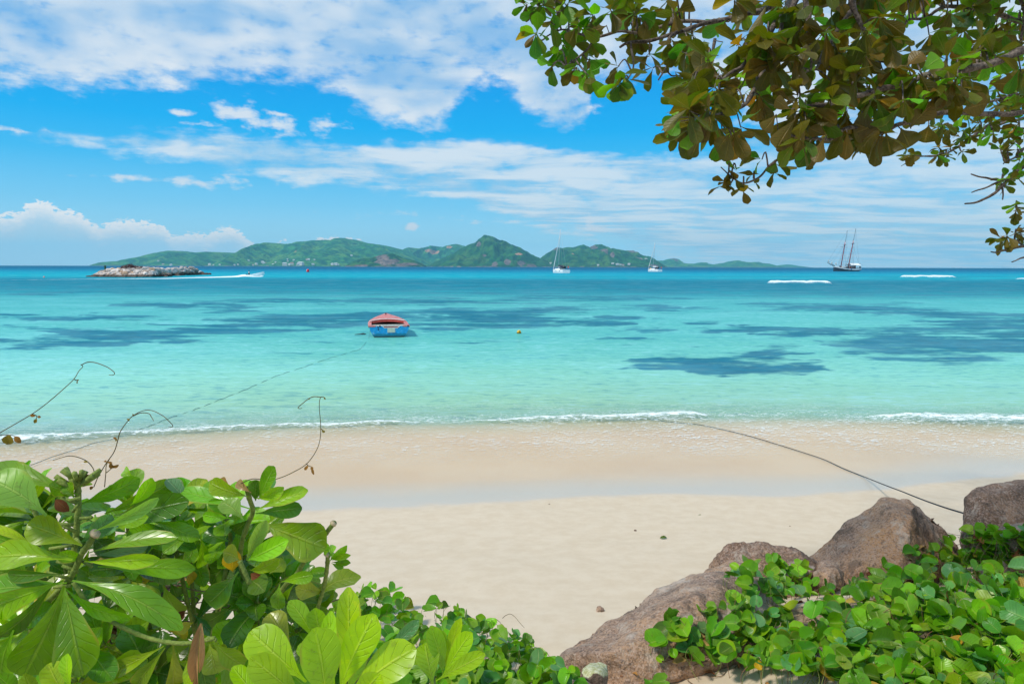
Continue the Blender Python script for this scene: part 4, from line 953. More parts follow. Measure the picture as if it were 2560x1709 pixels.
yacht(1350 + 330 / 6.711, 560 + 820 / 6.711, 1.06, 'larger white yacht with navy sail cover anchored in front of the rocky ridged island', None, R(-67), M_dark)
yacht(1350 + 1912 / 6.711, 560 + 798 / 6.711, .95, 'smaller looking white yacht farther out with a yellow bag on its foredeck', None, R(-65), M_sail, mat_plain('yellow_bag', (.72, .40, .03), .7))

def build_person(root_loc, rz):
    o = empty('person', root_loc, 'person in a white shirt and dark cap standing at the stern of the motor boat', 'person', None, rz)
    V = [(0, 0, .92), (0, 0, 1.15), (0, 0, 1.38), (0, .01, 1.50), (0, .02, 1.60), (0, .01, 1.70), (-.10, 0, .86), (-.13, .03, .48), (-.14, -.02, .08), (-.14, .12, .03), (.10, 0, .86), (.13, .05, .48), (.14, -.02, .08), (.14, .12, .03),
         (-.19, 0, 1.40), (-.26, -.04, 1.14), (-.20, -.24, .98), (-.18, -.32, .95), (.19, 0, 1.40), (.25, .05, 1.14), (.22, .22, 1.02), (.20, .30, 1.0)]
    E = [(0, 1), (1, 2), (2, 3), (3, 4), (4, 5), (0, 6), (6, 7), (7, 8), (8, 9), (0, 10), (10, 11), (11, 12), (12, 13), (2, 14), (14, 15), (15, 16), (16, 17), (2, 18), (18, 19), (19, 20), (20, 21)]
    RAD = [.15, .14, .16, .06, .10, .09, .09, .065, .045, .04, .09, .065, .045, .04, .065, .045, .035, .035, .065, .045, .035, .035]
    def skin(name, idx, grow, m, cut=None):
        mp = {k: i for i, k in enumerate(idx)}
        me = bpy.data.meshes.new(name); me.from_pydata([V[i] for i in idx], [(mp[a], mp[b]) for a, b in E if a in mp and b in mp], [])
        ob = link_mesh(name, me, None, o)
        md = ob.modifiers.new('skin', 'SKIN'); ob.modifiers.new('sub', 'SUBSURF').levels = 1
        for i, k in enumerate(idx): me.skin_vertices[0].data[i].radius = (RAD[k] * grow,) * 2
        me.skin_vertices[0].data[0].use_root = True
        dg = bpy.context.evaluated_depsgraph_get(); dg.update(); nm = bpy.data.meshes.new_from_object(ob.evaluated_get(dg))
        ob.modifiers.clear(); ob.data = nm; nm.name = name; nm.materials.clear(); nm.materials.append(m); return ob
    skin('body', list(range(22)), 1.0, mat_plain('dark_skin', (.11, .055, .035), .6))
    skin('shirt', [0, 1, 2, 14, 15, 18, 19], 1.17, mat_plain('white_cotton', (.80, .80, .80), .85))
    skin('shorts', [0, 6, 7, 10, 11], 1.2, mat_plain('dark_shorts', (.03, .035, .06), .85))
    b = MB(); ball(b, (0, .012, 1.72), .125, (1, 1.05, .75)); b.box((0, .13, 1.70), (.16, .12, .02)); b.build('cap', mat_plain('black_cap', (.02, .02, .025), .8), o)
    return o
def build_motorboat():
    row = 660 + 352 / 11.745; px = 590 + 590 / 11.745
    Y = CAMH / -ray(px, row).z; c = pt(px, row, Y); f = Y / FPX
    root = empty('motor_boat', (c.x, c.y, .05), 'small open white and pale blue motor boat speeding past the breakwater', 'motor boat', None, R(4))
    Lb = 490 / 11.745 * f * 1.02
    T = Matrix.Rotation(R(-9), 3, 'Y')
    mh = mat_plain('pale_blue_gelcoat', (.50, .72, .78), .35, .1, 2)
    secs = []
    for i in range(15):
        t = i / 14; x = -Lb / 2 + Lb * t; w = .82 * (1 - max(0, (t - .45) / .55) ** 2.2) + .02
        secs.append((x, [(0, -.25 + .3 * t ** 4), (w * .7, -.1 + .25 * t ** 3), (w * .95, .2 + .12 * t), (w, .46 + .28 * t * t)]))
    b = MB(); loft(b, secs, False); b.v = [tuple(T @ Vector(v)) for v in b.v]; b.build('hull', mh, root, False)
    b = MB()
    for s_ in (-1, 1): b.tube([T @ Vector((x, s_ * r[3][0], r[3][1] + .02)) for x, r in secs], .05, 5)
    b.build('gunwale', M_white, root)
    b = MB(); loft(b, [(x, [(0, -.05 + .3 * (i / 14) ** 3), (r[3][0] * .9, .0 + .25 * (i / 14) ** 3)]) for i, (x, r) in enumerate(secs)], False); b.v = [tuple(T @ Vector(v)) for v in b.v]; b.build('floor', mh, root, False)
    for x in (-.9, .5):
        b = MB(); b.box(T @ Vector((x, 0, .35)), (.3, 1.45, .05), T); b.build('seat', mat_plain('pink_bench', (.62, .30, .33), .6), root, False)
    b = MB(); q = T @ Vector((-Lb / 2 - .15, 0, .45)); b.box(q + Vector((0, 0, .25)), (.35, .32, .42)); b.box(q + Vector((-.05, 0, -.25)), (.14, .12, .8)); b.build('outboard_engine', mat_plain('black_cowling', (.02, .02, .03), .4), root, False)
    pp = Vector(root.location) + Matrix.Rotation(R(4), 3, 'Z') @ (T @ Vector((-Lb / 2 + .45, 0, .02)))
    build_person(pp, R(-80))
build_motorboat()

def build_schooner():
    row = 560 + 1387 / 11.745; px = 2030 + 1010 / 11.745; Y = CAMH / -ray(px, row).z; c = pt(px, row, Y); f = Y / FPX / 11.745
    root = empty('schooner', (c.x, c.y, 0), 'two masted schooner with dark hull and red masts anchored on the right horizon', 'schooner', None, R(14))
    q = lambda cx, cz, y=0.0: Vector(((cx - 1010) * f / math.cos(R(14)), y, (1387 - cz) * f))
    mnav = mat_plain('navy_hull', (.012, .03, .05), .5, .3, .5); mred = mat_plain('red_mast', (.42, .035, .05), .5); mgr = mat_plain('grey_topmast', (.13, .20, .27), .6); mst = mat_plain('white_bulwark', (.74, .75, .74), .5, .1, 1)
    L0 = q(578, 0).x; L1 = q(1445, 0).x; n = 20; lo = []; up = []
    for i in range(n + 1):
        t = i / n; x = L0 + (L1 - L0) * t; w = 2.9 * min(1, (t / .4)) ** .6 * (1 - .35 * max(0, (t - .6) / .4) ** 2); w = max(w, .12)
        top = np.interp(t, [0, .1, .25, .45, .7, 1], [1245, 1258, 1285, 1310, 1312, 1290]); mid = np.interp(t, [0, .15, .35, .6, .85, 1], [1262, 1290, 1325, 1348, 1352, 1335]); k = max(0, (t - .86) / .14)
        zt = (1387 - top) * f; zm = (1387 - mid) * f
        lo.append((x, [(0, -.6 + k * 1.2), (w * .6, -.4 + k * 1.1), (w * .88, .1 + k * .7), (w * .97, zm)])); up.append((x, [(w * .5, zm - .1), (w * .97, zm + .0), (w, zt)]))
    b = MB(); loft(b, lo); b.build('hull', mnav, root, False)
    b = MB()
    for s_ in (-1, 1):
        m3 = 3; vs = [(x, s_ * y, z) for x, r in up for y, z in r] ; fs = [(i * 3 + 1, i * 3 + 2, (i + 1) * 3 + 2, (i + 1) * 3 + 1) for i in range(n)]
        b.add(vs, fs)
    b.box((L1, 0, up[-1][1][2][1] - .35), (.1, 3.6, .9)); b.build('bulwark', mst, root, False)
    b = MB(); loft(b, [(x, [(0, r[1][1] + .1), (r[1][0] * .95, r[1][1] + .05)]) for x, r in up], True); b.build('deck', mat_plain('teak_deck', (.32, .22, .13), .8), root, False)
    for nm, x0, z0, x1, z1, xm, zm in [('foremast', 818, 1275, 967, 205, 905, 630), ('mainmast', 1068, 1262, 1240, 152, 1172, 590)]:
        b = MB(); b.tube([q(x0, z0), q(xm, zm), q(xm + 6, zm - 90)], [.30, .24, .16], 8); ms = b.build(nm, mred, root)
        b = MB(); b.tube([q(xm + 4, zm - 20), q(x1 - 6, z1 + 60), q(x1, z1)], [.17, .12, .06], 6); ball(b, q(x1 - 3, z1 + 22), .28, (.7, .7, 1.3), 8, 6); ball(b, q(xm + (x1 - xm) * .26, zm - (zm - z1) * .26), .3, (1, 1, .6), 8, 6); b.build('topmast', mgr, ms)
        b = MB(); b.tube([q(xm - 3, zm + 32), q(xm, zm)], [.2, .55], 8); b.box(q(xm, zm - 2), (2.4, 1.8, .10)); b.build('crosstree', mat_plain('maroon_top', (.12, .03, .045), .6), ms, False)
        b = MB(); b.tube([q(xm + 14, zm - 10), q(xm + 18, zm - 90)], [.32, .2], 6); b.build('furled_topsail', M_sail, ms)
        b = MB()
        for s_ in (-1, 1):
            for dx in (-60, -20, 30, 70): b.tube([q(xm, zm + 10, 0), q(x0 + dx + 15, 1290, s_ * 2.7)], .035, 4)
            b.tube([q(x1, z1 + 20), q(x0 + 70, 1290, s_ * 2.7)], .03, 4)
        b.build('shrouds', mgr, ms)
    b = MB(); b.tube([q(722, 688, -1.2), q(885, 690, 0), q(1048, 692, 1.2)], [.08, .14, .08], 6); b.build('yard', mgr, root)
    b = MB(); b.tube([q(620, 1235), q(470, 1190), q(355, 1130)], [.30, .26, .14], 8); b.build('bowsprit', mat_plain('blue_grey_spar', (.10, .20, .26), .6), root)
    b = MB()
    for x, z in [(395, 1095), (500, 1140), (640, 1165)]: b.tube([q(x + 25, z - 45), q(x, z + 10), q(x + 40, z + 35)], [.1, .42, .2], 6)
    b.tube([q(400, 1140), q(600, 1215)], .14, 5); b.build('furled_headsails', mat_plain('cream_canvas', (.62, .58, .52), .8), root)
    b = MB()
    for (a, z0), (d, z1) in [((360, 1130), (967, 215)), ((420, 1160), (905, 620)), ((500, 1190), (905, 620)), ((967, 215), (1240, 165)), ((1240, 165), (1440, 1290)), ((1172, 590), (970, 1270)), ((365, 1135), (590, 1250)), ((1172, 600), (1400, 1160))]: b.tube([q(a, z0), q(d, z1)], .035, 4)
    b.build('rigging', mgr, root)
    b = MB(); vs = []; N = 8
    for i in range(N + 1):
        t = i / N
        for s_ in (-1, -.5, 0, .5, 1): vs.append(q(1085 + 320 * t, 1160 - 8 * math.sin(t * 3.1) + (52 + 10 * t) * abs(s_) ** 1.5, s_ * 2.6))
    b.add(vs, [(i * 5 + k, (i + 1) * 5 + k, (i + 1) * 5 + k + 1, i * 5 + k + 1) for i in range(N) for k in range(4)]); b.build('awning', M_sail, root)
    b = MB()
    for x in (1095, 1200, 1300, 1400):
        for s_ in (-1, 1): b.tube([q(x, 1215, s_ * 2.5), q(x, 1310, s_ * 2.5)], .06, 4)
    b.tube([q(1350, 1200), q(1465, 1155)], .14, 5); b.tube([q(1410, 1240, -1.4), q(1412, 1300, -1.4)], .45, 6); b.build('awning_frame', M_dark, root)
    b = MB(); b.box(q(1170, 1270), (4.2, 2.6, 2.2)); b.box(q(1250, 1275), (1.0, 2.9, 2.6)); b.build('deckhouse', mat_plain('varnished_mahogany', (.16, .045, .03), .5), root, False)
    b = MB(); b.box(q(1010, 1270), (1.9, 2.0, 1.4)); b.box(q(790, 1245), (.6, 1.2, .8)); b.build('deck_hatch', M_dark, root, False)
    b = MB(); b.tube([q(655, 1250, 0), q(760, 1270, 0)], .22, 6); b.box(q(900, 1262), (3.2, 2.2, .9)); b.build('deck_cover', M_sail, root, False)
    b = MB(); b.box(q(1078, 1325, -2.87), (.85, .12, .95)); b.build('blue_fender', mat_plain('blue_panel', (.01, .13, .36), .5), root, False)
    b = MB()
    for x in [940, 1020, 1100, 1160, 1330, 1390]: b.tube([q(x, 1310, -2.6), q(x, 1255, -2.6)], .05, 4)
    b.tube([q(900, 1268, -2.6), q(1420, 1268, -2.4)], .05, 4); b.build('deck_rail', M_alu, root)
build_schooner()
# a faint sail on the right horizon
def far_sail():
    Y = 5200; c = pt(2330 * K, 668, Y); c.z = 0
    root = empty('distant_sailboat', c, 'speck of a distant sailboat on the far right horizon', 'sailboat')
    b = MB(); loft(b, hull_secs(14, 4, 1.6)); b.build('hull', M_white, root, False)
    b = MB(); b.tube([(0, 0, 1), (0, 0, 18)], .2, 5); b.build('mast', M_alu, root)
    b = MB(); b.add([(.3, 0, 2.5), (5, .4, 2.5), (.3, 0, 17), (.25, .15, 8)], [(0, 1, 2), (0, 2, 3)]); b.build('sail', M_sail, root, False)
far_sail()
build_haze()
# ------------------------------------------------------------------ leaves
PROF = {'obov': ([0, .12, .25, .4, .55, .7, .82, .91, .97, 1], [.06, .09, .30, .60, .85, 1.0, .97, .80, .50, .14]),
        'ellip': ([0, .08, .2, .4, .6, .8, .92, 1], [.05, .30, .70, .98, 1.0, .78, .45, .04]),
        'round': ([0, .06, .2, .45, .7, .88, .96, 1], [.10, .42, .80, 1.0, 1.0, .86, .66, .42])}
def leaf(b, P0, P1, N, w, tint, bend=.10, fold=.22, shape='obov', seg=9, cs=2, ripple=.05, curl=.0, ph=0.0, notch=0.0):
    P0 = Vector(P0); P1 = Vector(P1); T = P1 - P0; L = T.length
    if L < 1e-5: return
    T /= L; S = T.cross(N)
    S = S.normalized() if S.length > 1e-4 else T.orthogonal().normalized()
    N = S.cross(T); xs, ys = PROF[shape]; vs = []; luv = []; rnd = (ph * .618) % 1
    for i in range(seg + 1):
        t = i / seg; hw = w / 2 * float(np.interp(t, xs, ys)) * (1 + ripple * math.sin(t * 11 + ph * 3))
        c = P0 + T * L * t + N * (bend * L * (math.sin(math.pi * t * .95) - .35 * t * t)) + S * (.03 * L * math.sin(t * 3 + ph))
        for j in range(-cs, cs + 1):
            u = j / cs; q = c + S * (u * hw * (1 - .12 * fold)) + N * (fold * hw * abs(u) ** 1.3 - curl * hw * u * u + ripple * hw * abs(u) * math.sin(t * 13 + ph * 5 + (2 if u > 0 else 0)))
            if notch: q -= T * (L * notch * max(0, 1 - abs(u) * 1.2) * t ** 8)
            vs.append(q); luv.append((u, t, rnd))
    k = 2 * cs + 1
    b.add(vs, [(i * k + j, i * k + j + 1, (i + 1) * k + j + 1, (i + 1) * k + j) for i in range(seg) for j in range(2 * cs)], luv, tint)

def mat_leaf(name, rough=.32, trans=.3, under=None, vein=.5, tcol=(1.5, 1.7, .35), spots=.0, spec=.5):
    g, fin = mat(name)
    lv = g.attr('luv', 'Vector'); u, v, r = g.sep(lv)[:3]; ti = g.attr('tint', 'Color')
    P = g.n('ShaderNodeTexCoord').outputs['Object']
    au = g.m('ABSOLUTE', u)
    rib = g.mr(au, .10, .03); rib = g.m('MULTIPLY', rib, g.mr(v, 1.0, .55, .4, 1.0))
    vn = g.m('SINE', g.m('ADD', g.m('MULTIPLY', g.noise(P, 24, 2, .5), 7.0), g.m('SUBTRACT', g.m('MULTIPLY', v, 52.0), g.m('MULTIPLY', au, 11.0))))
    vm_ = g.m('MULTIPLY', g.mr(vn, .75, 1.0), g.mr(au, .98, .6))
    n = g.noise(P, 38, 4, .65); nl = g.noise(P, 9, 3, .6)
    c = g.mix(1.0, ti, g.mix(g.mr(nl, .3, .7), (.78, .80, .75), (1.22, 1.16, 1.15)), 'MULTIPLY')
    eg = g.m('MULTIPLY', g.mr(au, .80, 1.0), g.mr(nl, .50, .62)); c = g.mix(g.m('MULTIPLY', eg, .7), c, (.34, .27, .04)); c = g.mix(g.mr(n, .60, .72, 0, .4), c, g.mix(1.0, c, (1.7, 1.25, .6), 'MULTIPLY'))
    if spots: c = g.mix(g.m('MULTIPLY', g.mr(g.noise(P, 60, 3, .7), .60, .68), spots), c, (.10, .055, .02))
    c = g.mix(g.m('MULTIPLY', vm_, .09 * vein), c, g.mix(1.0, c, (1.9, 1.6, 1.8), 'MULTIPLY'))
    c = g.mix(g.m('MULTIPLY', rib, .75 * vein), c, g.mix(.45, g.mix(1.0, c, (2.2, 1.7, 2.2), 'MULTIPLY'), (.45, .50, .16)))
    if under is not None:
        ba = g.n('ShaderNodeNewGeometry').outputs['Backfacing']
        uc = g.mix(g.mr(r, 0, 1, 0, 1, False), under[0], under[1]); uc = g.mix(g.m('MULTIPLY', rib, .8), uc, (.30, .21, .04)); uc = g.mix(g.mr(n, .4, .7, 0, .5), uc, g.mix(1.0, uc, (1.6, 1.1, .8), 'MULTIPLY'))
        c = g.mix(ba, c, uc)
    h = g.m('ADD', g.m('MULTIPLY', vm_, -.5), g.m('ADD', g.m('MULTIPLY', rib, 1.0), g.m('MULTIPLY', nl, 1.5)))
    bp = g.n('ShaderNodeBump', {'Height': h, 'Strength': .6, 'Distance': .004}).outputs[0]
    s = g.n('ShaderNodeBsdfPrincipled', {'Base Color': c, 'Roughness': rough, 'Normal': bp, 'Specular IOR Level': spec}).outputs[0]
    t = g.n('ShaderNodeBsdfTranslucent', {'Color': g.mix(1.0, c if under is None else ti, (*tcol, 1), 'MULTIPLY'), 'Normal': bp}).outputs[0]
    return fin(g.n('ShaderNodeMixShader', {0: trans, 1: s, 2: t}).outputs[0])
M_nau = mat_leaf('naupaka_leaf', .27, .30, spec=.5, spots=.25)
M_creeper = mat_leaf('creeper_leaf', .36, .28, vein=.6, spec=.38, spots=.5)
M_tree = mat_leaf('tree_leaf', .46, .45, under=((.080, .070, .006), (.18, .115, .012)), tcol=(1.5, 1.7, .25), spots=.35)
M_dry = mat_leaf('dry_leaf', .8, .15, vein=.3, tcol=(1, .8, .5), spec=.1)
def mat_bark(name, a, b_, sc=22):
    g, fin = mat(name)
    P = g.n('ShaderNodeTexCoord').outputs['Object']; n = g.noise(P, sc, 5, .7); n2 = g.noise(P, sc * 4, 3, .7)
    return fin(bsdf(g, g.mix(g.mr(g.m('ADD', g.m('MULTIPLY', n, .6), g.m('MULTIPLY', n2, .4)), .38, .62), a, b_), .9, n2, .8, .004))
M_bark = mat_bark('tree_bark', (.045, .032, .025), (.20, .155, .125))
M_stem = mat_bark('green_stem', (.13, .19, .03), (.24, .30, .06), 30)
M_twig = mat_bark('dry_twig', (.07, .04, .025), (.20, .13, .085))
M_vine = mat_bark('brown_vine', (.07, .045, .015), (.13, .10, .03))

DG = bpy.context.evaluated_depsgraph_get(); DG.update()
OR = Vector((0, 0, CAMH))
def hitY(px, py, default=6.0):          # distance to the sand or the rocks at a 2560-frame pixel
    r = ray(px, py); ok, loc, nrm, idx, ob, mtx = scene.ray_cast(DG, OR, r.normalized(), distance=30)
    skip = 0
    while ok and ob.name.startswith(('haze', 'water')) and skip < 4:
        ok, loc, nrm, idx, ob, mtx = scene.ray_cast(DG, loc + r.normalized() * .01, r.normalized(), distance=30); skip += 1
    return loc.y if ok else default
def trace(b, crop, L, Y, tint, roll=0.0, rnd=None, tilt=0.0, **kw):
    sx, ox, oy = crop; bx, by, tx, ty, w = L
    x0, y0, x1, y1 = ox + bx / sx, oy + by / sx, ox + tx / sx, oy + ty / sx
    P0 = pt(x0, y0, Y); P1 = pt(x1, y1, Y + tilt); T = (P1 - P0).normalized(); V = (OR - (P0 + P1) / 2).normalized()
    N = V - T * V.dot(T); N = N.normalized(); N = Matrix.Rotation(R(roll), 3, T) @ N
    leaf(b, P0, P1, N, w / sx / FPX * Y / max(.45, math.cos(R(roll))) * 1.1, tint, ph=(bx * .013 + ty * .017) % 9, **kw)
A1 = (2.6625, 0, 1120); A2 = (2.6625, 500, 1120); A3 = (4.195, 1000, 1380)
GR = {'n': (.155, .32, .006), 'd': (.070, .185, .008), 'b': (.235, .43, .006), 'l': (.31, .53, .006), 'p': (.25, .42, .06), 'y': (.52, .36, .02), 'm': (.27, .33, .02), 'c': (.10, .27, .10), 'k': (.34, .19, .08)}
def build_shrub():
    root = empty('naupaka_shrub', (pt(250, 1700, 1.25).x, 1.35, 1.2), 'large glossy leaved green shrub filling the lower left corner', 'shrub')
    O = Vector(root.location)
    def put(b, name, m):
        b.v = [tuple(Vector(v) - O) for v in b.v]; return b.build(name, m, root)
    S1 = [((505, 325, -60, 110, 150), 1.24, 'n', 15, {}), ((300, 455, -70, 190, 260), 1.14, 'p', -10, {}), ((545, 650, 182, 500, 185), 1.16, 'b', 10, {}),
          ((530, 640, 735, 440, 120), 1.25, 'c', 20, {}), ((635, 560, 1045, 325, 80), 1.15, 'p', 20, {}), ((870, 380, 1000, 200, 85), 1.2, 'b', 25, {}),
          ((520, 360, 935, 210, 120), 1.27, 'n', 30, {}), ((700, 440, 1155, 215, 120), 1.34, 'n', 25, {}), ((760, 430, 1250, 370, 175), 1.36, 'd', 0, {}),
          ((1000, 490, 1330, 590, 110), 1.33, 'n', 20, {}), ((590, 690, 1170, 605, 95), 1.2, 'n', 35, {}), ((600, 700, 985, 660, 70), 1.22, 'c', 30, {}),
          ((560, 740, 1060, 750, 95), 1.17, 'l', 25, {}), ((650, 800, 1300, 790, 125), 1.24, 'b', 10, {}), ((480, 750, -80, 720, 190), 1.15, 'b', 10, {}),
          ((400, 850, 50, 830, 90), 1.2, 'd', 30, {}), ((450, 880, -110, 960, 150), 1.22, 'n', -25, {}), ((420, 870, -60, 1080, 190), 1.18, 'b', 15, {}),
          ((400, 870, -60, 1260, 110), 1.2, 'd', 30, {}), ((405, 910, 175, 1520, 265), 1.1, 'n', 0, {}), ((405, 920, 560, 1510, 250), 1.12, 'n', -12, {}),
          ((490, 870, 1200, 1210, 165), 1.13, 'n', 15, {}), ((430, 910, 860, 1150, 90), 1.2, 'b', 30, {}), ((770, 530, 985, 460, 85), 1.24, 'b', 0, {}),
          ((940, 560, 1310, 650, 100), 1.38, 'd', 10, {}), ((560, 740, 400, 690, 90), 1.24, 'n', 30, {}), ((420, 760, 240, 520, 100), 1.3, 'd', 10, {}), ((250, 640, -40, 600, 120), 1.28, 'n', 20, {}), ((240, 660, -60, 520, 60), 1.26, 'l', 30, {}), ((620, 480, 330, 380, 110), 1.36, 'd', 10, {}),
          ((1000, 480, 700, 420, 100), 1.36, 'n', 20, {}), ((500, 330, 330, 240, 110), 1.26, 'n', 30, {}), ((490, 330, 440, 230, 90), 1.24, 'n', 20, {}), ((1290, 560, 1080, 690, 90), 1.34, 'n', 20, {}), ((900, 200, 820, 150, 70), 1.3, 'b', 10, {}), ((1250, 410, 1120, 200, 90), 1.35, 'c', 30, {})]
    S2 = [((100, 1210, -20, 1560, 180), 1.12, 'b', 10, {}), ((600, 1290, 745, 1540, 170), 1.25, 'd', 10, {}), ((430, 1640, 325, 1430, 160), 1.05, 'l', 0, {}), ((470, 1620, 455, 1365, 75), 1.04, 'l', 30, {}), ((120, 1640, -30, 1500, 120), 1.1, 'n', 20, {}), ((250, 1640, 180, 1500, 100), 1.12, 'b', 20, {})]
    S3 = [((1090, 1310, 750, 1485, 115), 1.22, 'b', 10, {}), ((1090, 1320, 920, 1600, 120), 1.2, 'n', 10, {}), ((1310, 1280, 1240, 1600, 65), 1.17, 'l', 20, {}), ((1420, 1275, 1615, 1450, 140), 1.2, 'n', 25, {}), ((1400, 1295, 1435, 1500, 160), 1.22, 'm', 0, {}), ((1150, 1300, 1160, 1600, 120), 1.24, 'm', 20, {}),
          ((1460, 1290, 1560, 1640, 150), 1.26, 'n', 20, {}), ((1340, 1300, 1380, 1640, 120), 1.25, 'd', 10, {}), ((1080, 900, 1200, 1110, 140), 1.45, 'm', 10, {}), ((1255, 920, 1290, 820, 60), 1.5, 'y', 10, {}), ((1330, 590, 1345, 790, 85), 1.4, 'b', 20, {}), ((1300, 600, 1250, 760, 90), 1.42, 'n', 0, {}), ((1100, 1200, 1250, 1250, 70), 1.3, 'y', 20, {}), ((1290, 1160, 1170, 1220, 80), 1.3, 'y', 20, {}), ((1560, 820, 1530, 670, 115), 1.38, 'y', 10, {}), ((1130, 900, 1180, 990, 130), 1.5, 'd', 0, {}), ((650, 900, 760, 1060, 80), 1.4, 'd', 0, {})]
    S4 = [((330, 410, -120, 270, 110), 1.32, 'n', 25, {}), ((320, 330, 65, 220, 110), 1.28, 'b', 20, {}), ((365, 350, 385, 215, 80), 1.33, 'd', 10, {}), ((385, 335, 500, 128, 95), 1.3, 'n', 25, {}), ((370, 330, 556, 262, 80), 1.26, 'b', 25, {}), ((375, 400, 718, 285, 100), 1.28, 'b', 20, {}),
          ((370, 430, 680, 405, 110), 1.34, 'd', 15, {}), ((415, 480, 830, 680, 245), 1.3, 'n', 5, {}), ((285, 480, 150, 350, 130), 1.24, 'p', 20, {}), ((310, 745, 440, 480, 95), 1.22, 'p', 15, {}), ((320, 755, 578, 600, 130), 1.22, 'b', 10, {}), ((320, 800, 530, 745, 75), 1.24, 'b', 35, {}), ((540, 890, 750, 845, 85), 1.27, 'b', 15, {}),
          ((262, 745, 155, 690, 110), 1.3, 'm', 20, {}), ((258, 820, 50, 1035, 165), 1.26, 'd', 0, {}), ((345, 880, 425, 955, 150), 1.26, 'd', 0, {}), ((535, 900, 520, 1070, 100), 1.28, 'n', 15, {}), ((460, 830, 565, 750, 90), 1.3, 'm', 10, {}), ((560, 790, 700, 650, 50), 1.36, 'c', 30, {}),
          ((610, 1010, 870, 975, 55), 1.4, 'd', 30, {}), ((820, 960, 640, 920, 110), 1.42, 'm', 10, {}), ((600, 1330, 470, 1090, 160), 1.3, 'm', 5, {}), ((700, 840, 850, 820, 70), 1.4, 'n', 20, {}), ((250, 830, 260, 960, 80), 1.4, 'd', 0, {}), ((640, 900, 560, 1010, 60), 1.42, 'b', 10, {}), ((300, 960, 240, 1090, 110), 1.4, 'd', 0, {}), ((180, 1060, 50, 1160, 110), 1.4, 'd', 0, {}),
          ((280, 440, 60, 350, 90), 1.36, 'n', 20, {}), ((200, 470, 20, 440, 80), 1.34, 'b', 20, {}), ((330, 460, 230, 560, 110), 1.38, 'd', 10, {}), ((420, 340, 330, 220, 90), 1.36, 'n', 10, {}), ((260, 520, 270, 720, 120), 1.44, 'n', 0, {}), ((200, 620, 30, 560, 110), 1.42, 'd', 10, {}), ((460, 280, 500, 200, 50), 1.3, 'c', 30, {}), ((340, 300, 250, 215, 60), 1.3, 'k', 20, {}), ((200, 260, 130, 205, 60), 1.33, 'k', 20, {})]
    small = [((860, 760, 838, 628, 40), 1.36, 'n', 10, {}), ((862, 745, 885, 640, 45), 1.36, 'b', 10, {}), ((868, 750, 972, 645, 50), 1.37, 'b', 20, {}), ((880, 755, 1002, 762, 45), 1.36, 'n', 10, {}), ((880, 750, 1000, 705, 40), 1.36, 'b', 20, {}), ((875, 760, 955, 795, 35), 1.35, 'n', 20, {}), ((865, 755, 905, 700, 45), 1.35, 'l', 10, {}), ((850, 700, 822, 690, 30), 1.36, 'b', 10, {})]
    for nm, crop, SS in [('leaf_rosette', A1, S1)] + [('leaf', A1, [q]) for q in S2 + S3] + [('leaf_rosette', A2, S4), ('leaf_rosette', A2, small)]:
        b = MB(); rr = random.Random(len(SS) * 7 + int(SS[0][0][0]))
        for L, Y, t, roll, kw in SS:
            tt = tuple(x * rr.uniform(.85, 1.2) for x in GR[t])
            big = L[4] > 60
            trace(b, crop, L, Y, tt, roll * rr.choice((-1, 1)), tilt=rr.uniform(-.05, .05), bend=rr.uniform(.04, .13), fold=rr.uniform(.15, .38), seg=14 if big else 8, cs=4 if big else 2, ripple=rr.uniform(.03, .10))
        put(b, nm, M_nau)
    # further shoots, each a whorl of long leaves round its tip
    for x, y, Y, ax_, t in [(60, 1140, 1.42, (-.3, 0, 1), 'n'), (300, 1158, 1.5, (.1, 0, 1), 'n'), (410, 1165, 1.5, (.3, -.2, 1), 'n'), (500, 1172, 1.46, (-.2, -.3, 1), 'b'), (660, 1330, 1.55, (.5, -.2, 1), 'n'), (590, 1380, 1.42, (.2, -.6, .6), 'd'), (60, 1330, 1.35, (-.2, -.6, .6), 'n'), (20, 1440, 1.25, (-.3, -.7, .4), 'b'),
                            (300, 1300, 1.45, (.3, -.5, .7), 'd'), (440, 1240, 1.5, (.3, -.5, .6), 'n'), (230, 1480, 1.35, (0, -.8, .5), 'n'), (340, 1540, 1.3, (.2, -.7, .6), 'd'), (500, 1520, 1.35, (.1, -.6, .8), 'b'), (120, 1180, 1.5, (0, -.3, 1), 'd'), (690, 1440, 1.5, (.3, -.4, .8), 'n'), (560, 1240, 1.5, (.2, -.5, .8), 'd'), (160, 1560, 1.2, (0, -.6, .8), 'b'), (640, 1560, 1.35, (.1, -.5, .8), 'd')]:
        b = MB(); c = pt(x * K, y * K, Y); ax_ = Vector(ax_).normalized(); e1 = ax_.orthogonal().normalized(); e2 = ax_.cross(e1); rr = random.Random(int(x * 7 + y)); a0 = rr.uniform(0, 6)
        for k in range(12):
            a = a0 + k * 2.4; th = R(25 + 65 * (k / 11) ** .8 + rr.uniform(-8, 8)); d = (ax_ * math.cos(th) + (e1 * math.cos(a) + e2 * math.sin(a)) * math.sin(th)).normalized()
            N = ax_ - d * ax_.dot(d); L = rr.uniform(.075, .125) * (1 if k > 3 else .75); s0 = c - ax_ * .006 * k
            leaf(b, s0, s0 + d * L, N, L * rr.uniform(.42, .56), tuple(q * rr.uniform(.75, 1.2) for q in GR[t if rr.random() < .8 else 'b']), bend=rr.uniform(.02, .16), fold=rr.uniform(.2, .5), seg=11, cs=3, ripple=rr.uniform(.03, .11), ph=k + x)
        put(b, 'leaf_rosette', M_nau)
        b = MB(); e = c + Vector((rr.uniform(-.05, .05), .02, -.35)); b.tube([p for p in smooth_line([c, c - ax_ * .08, e], 5)], .0048, 7); put(b, 'stem', M_stem)
    # filler foliage in the depth of the shrub
    b = MB(); rr = random.Random(5); n = 0
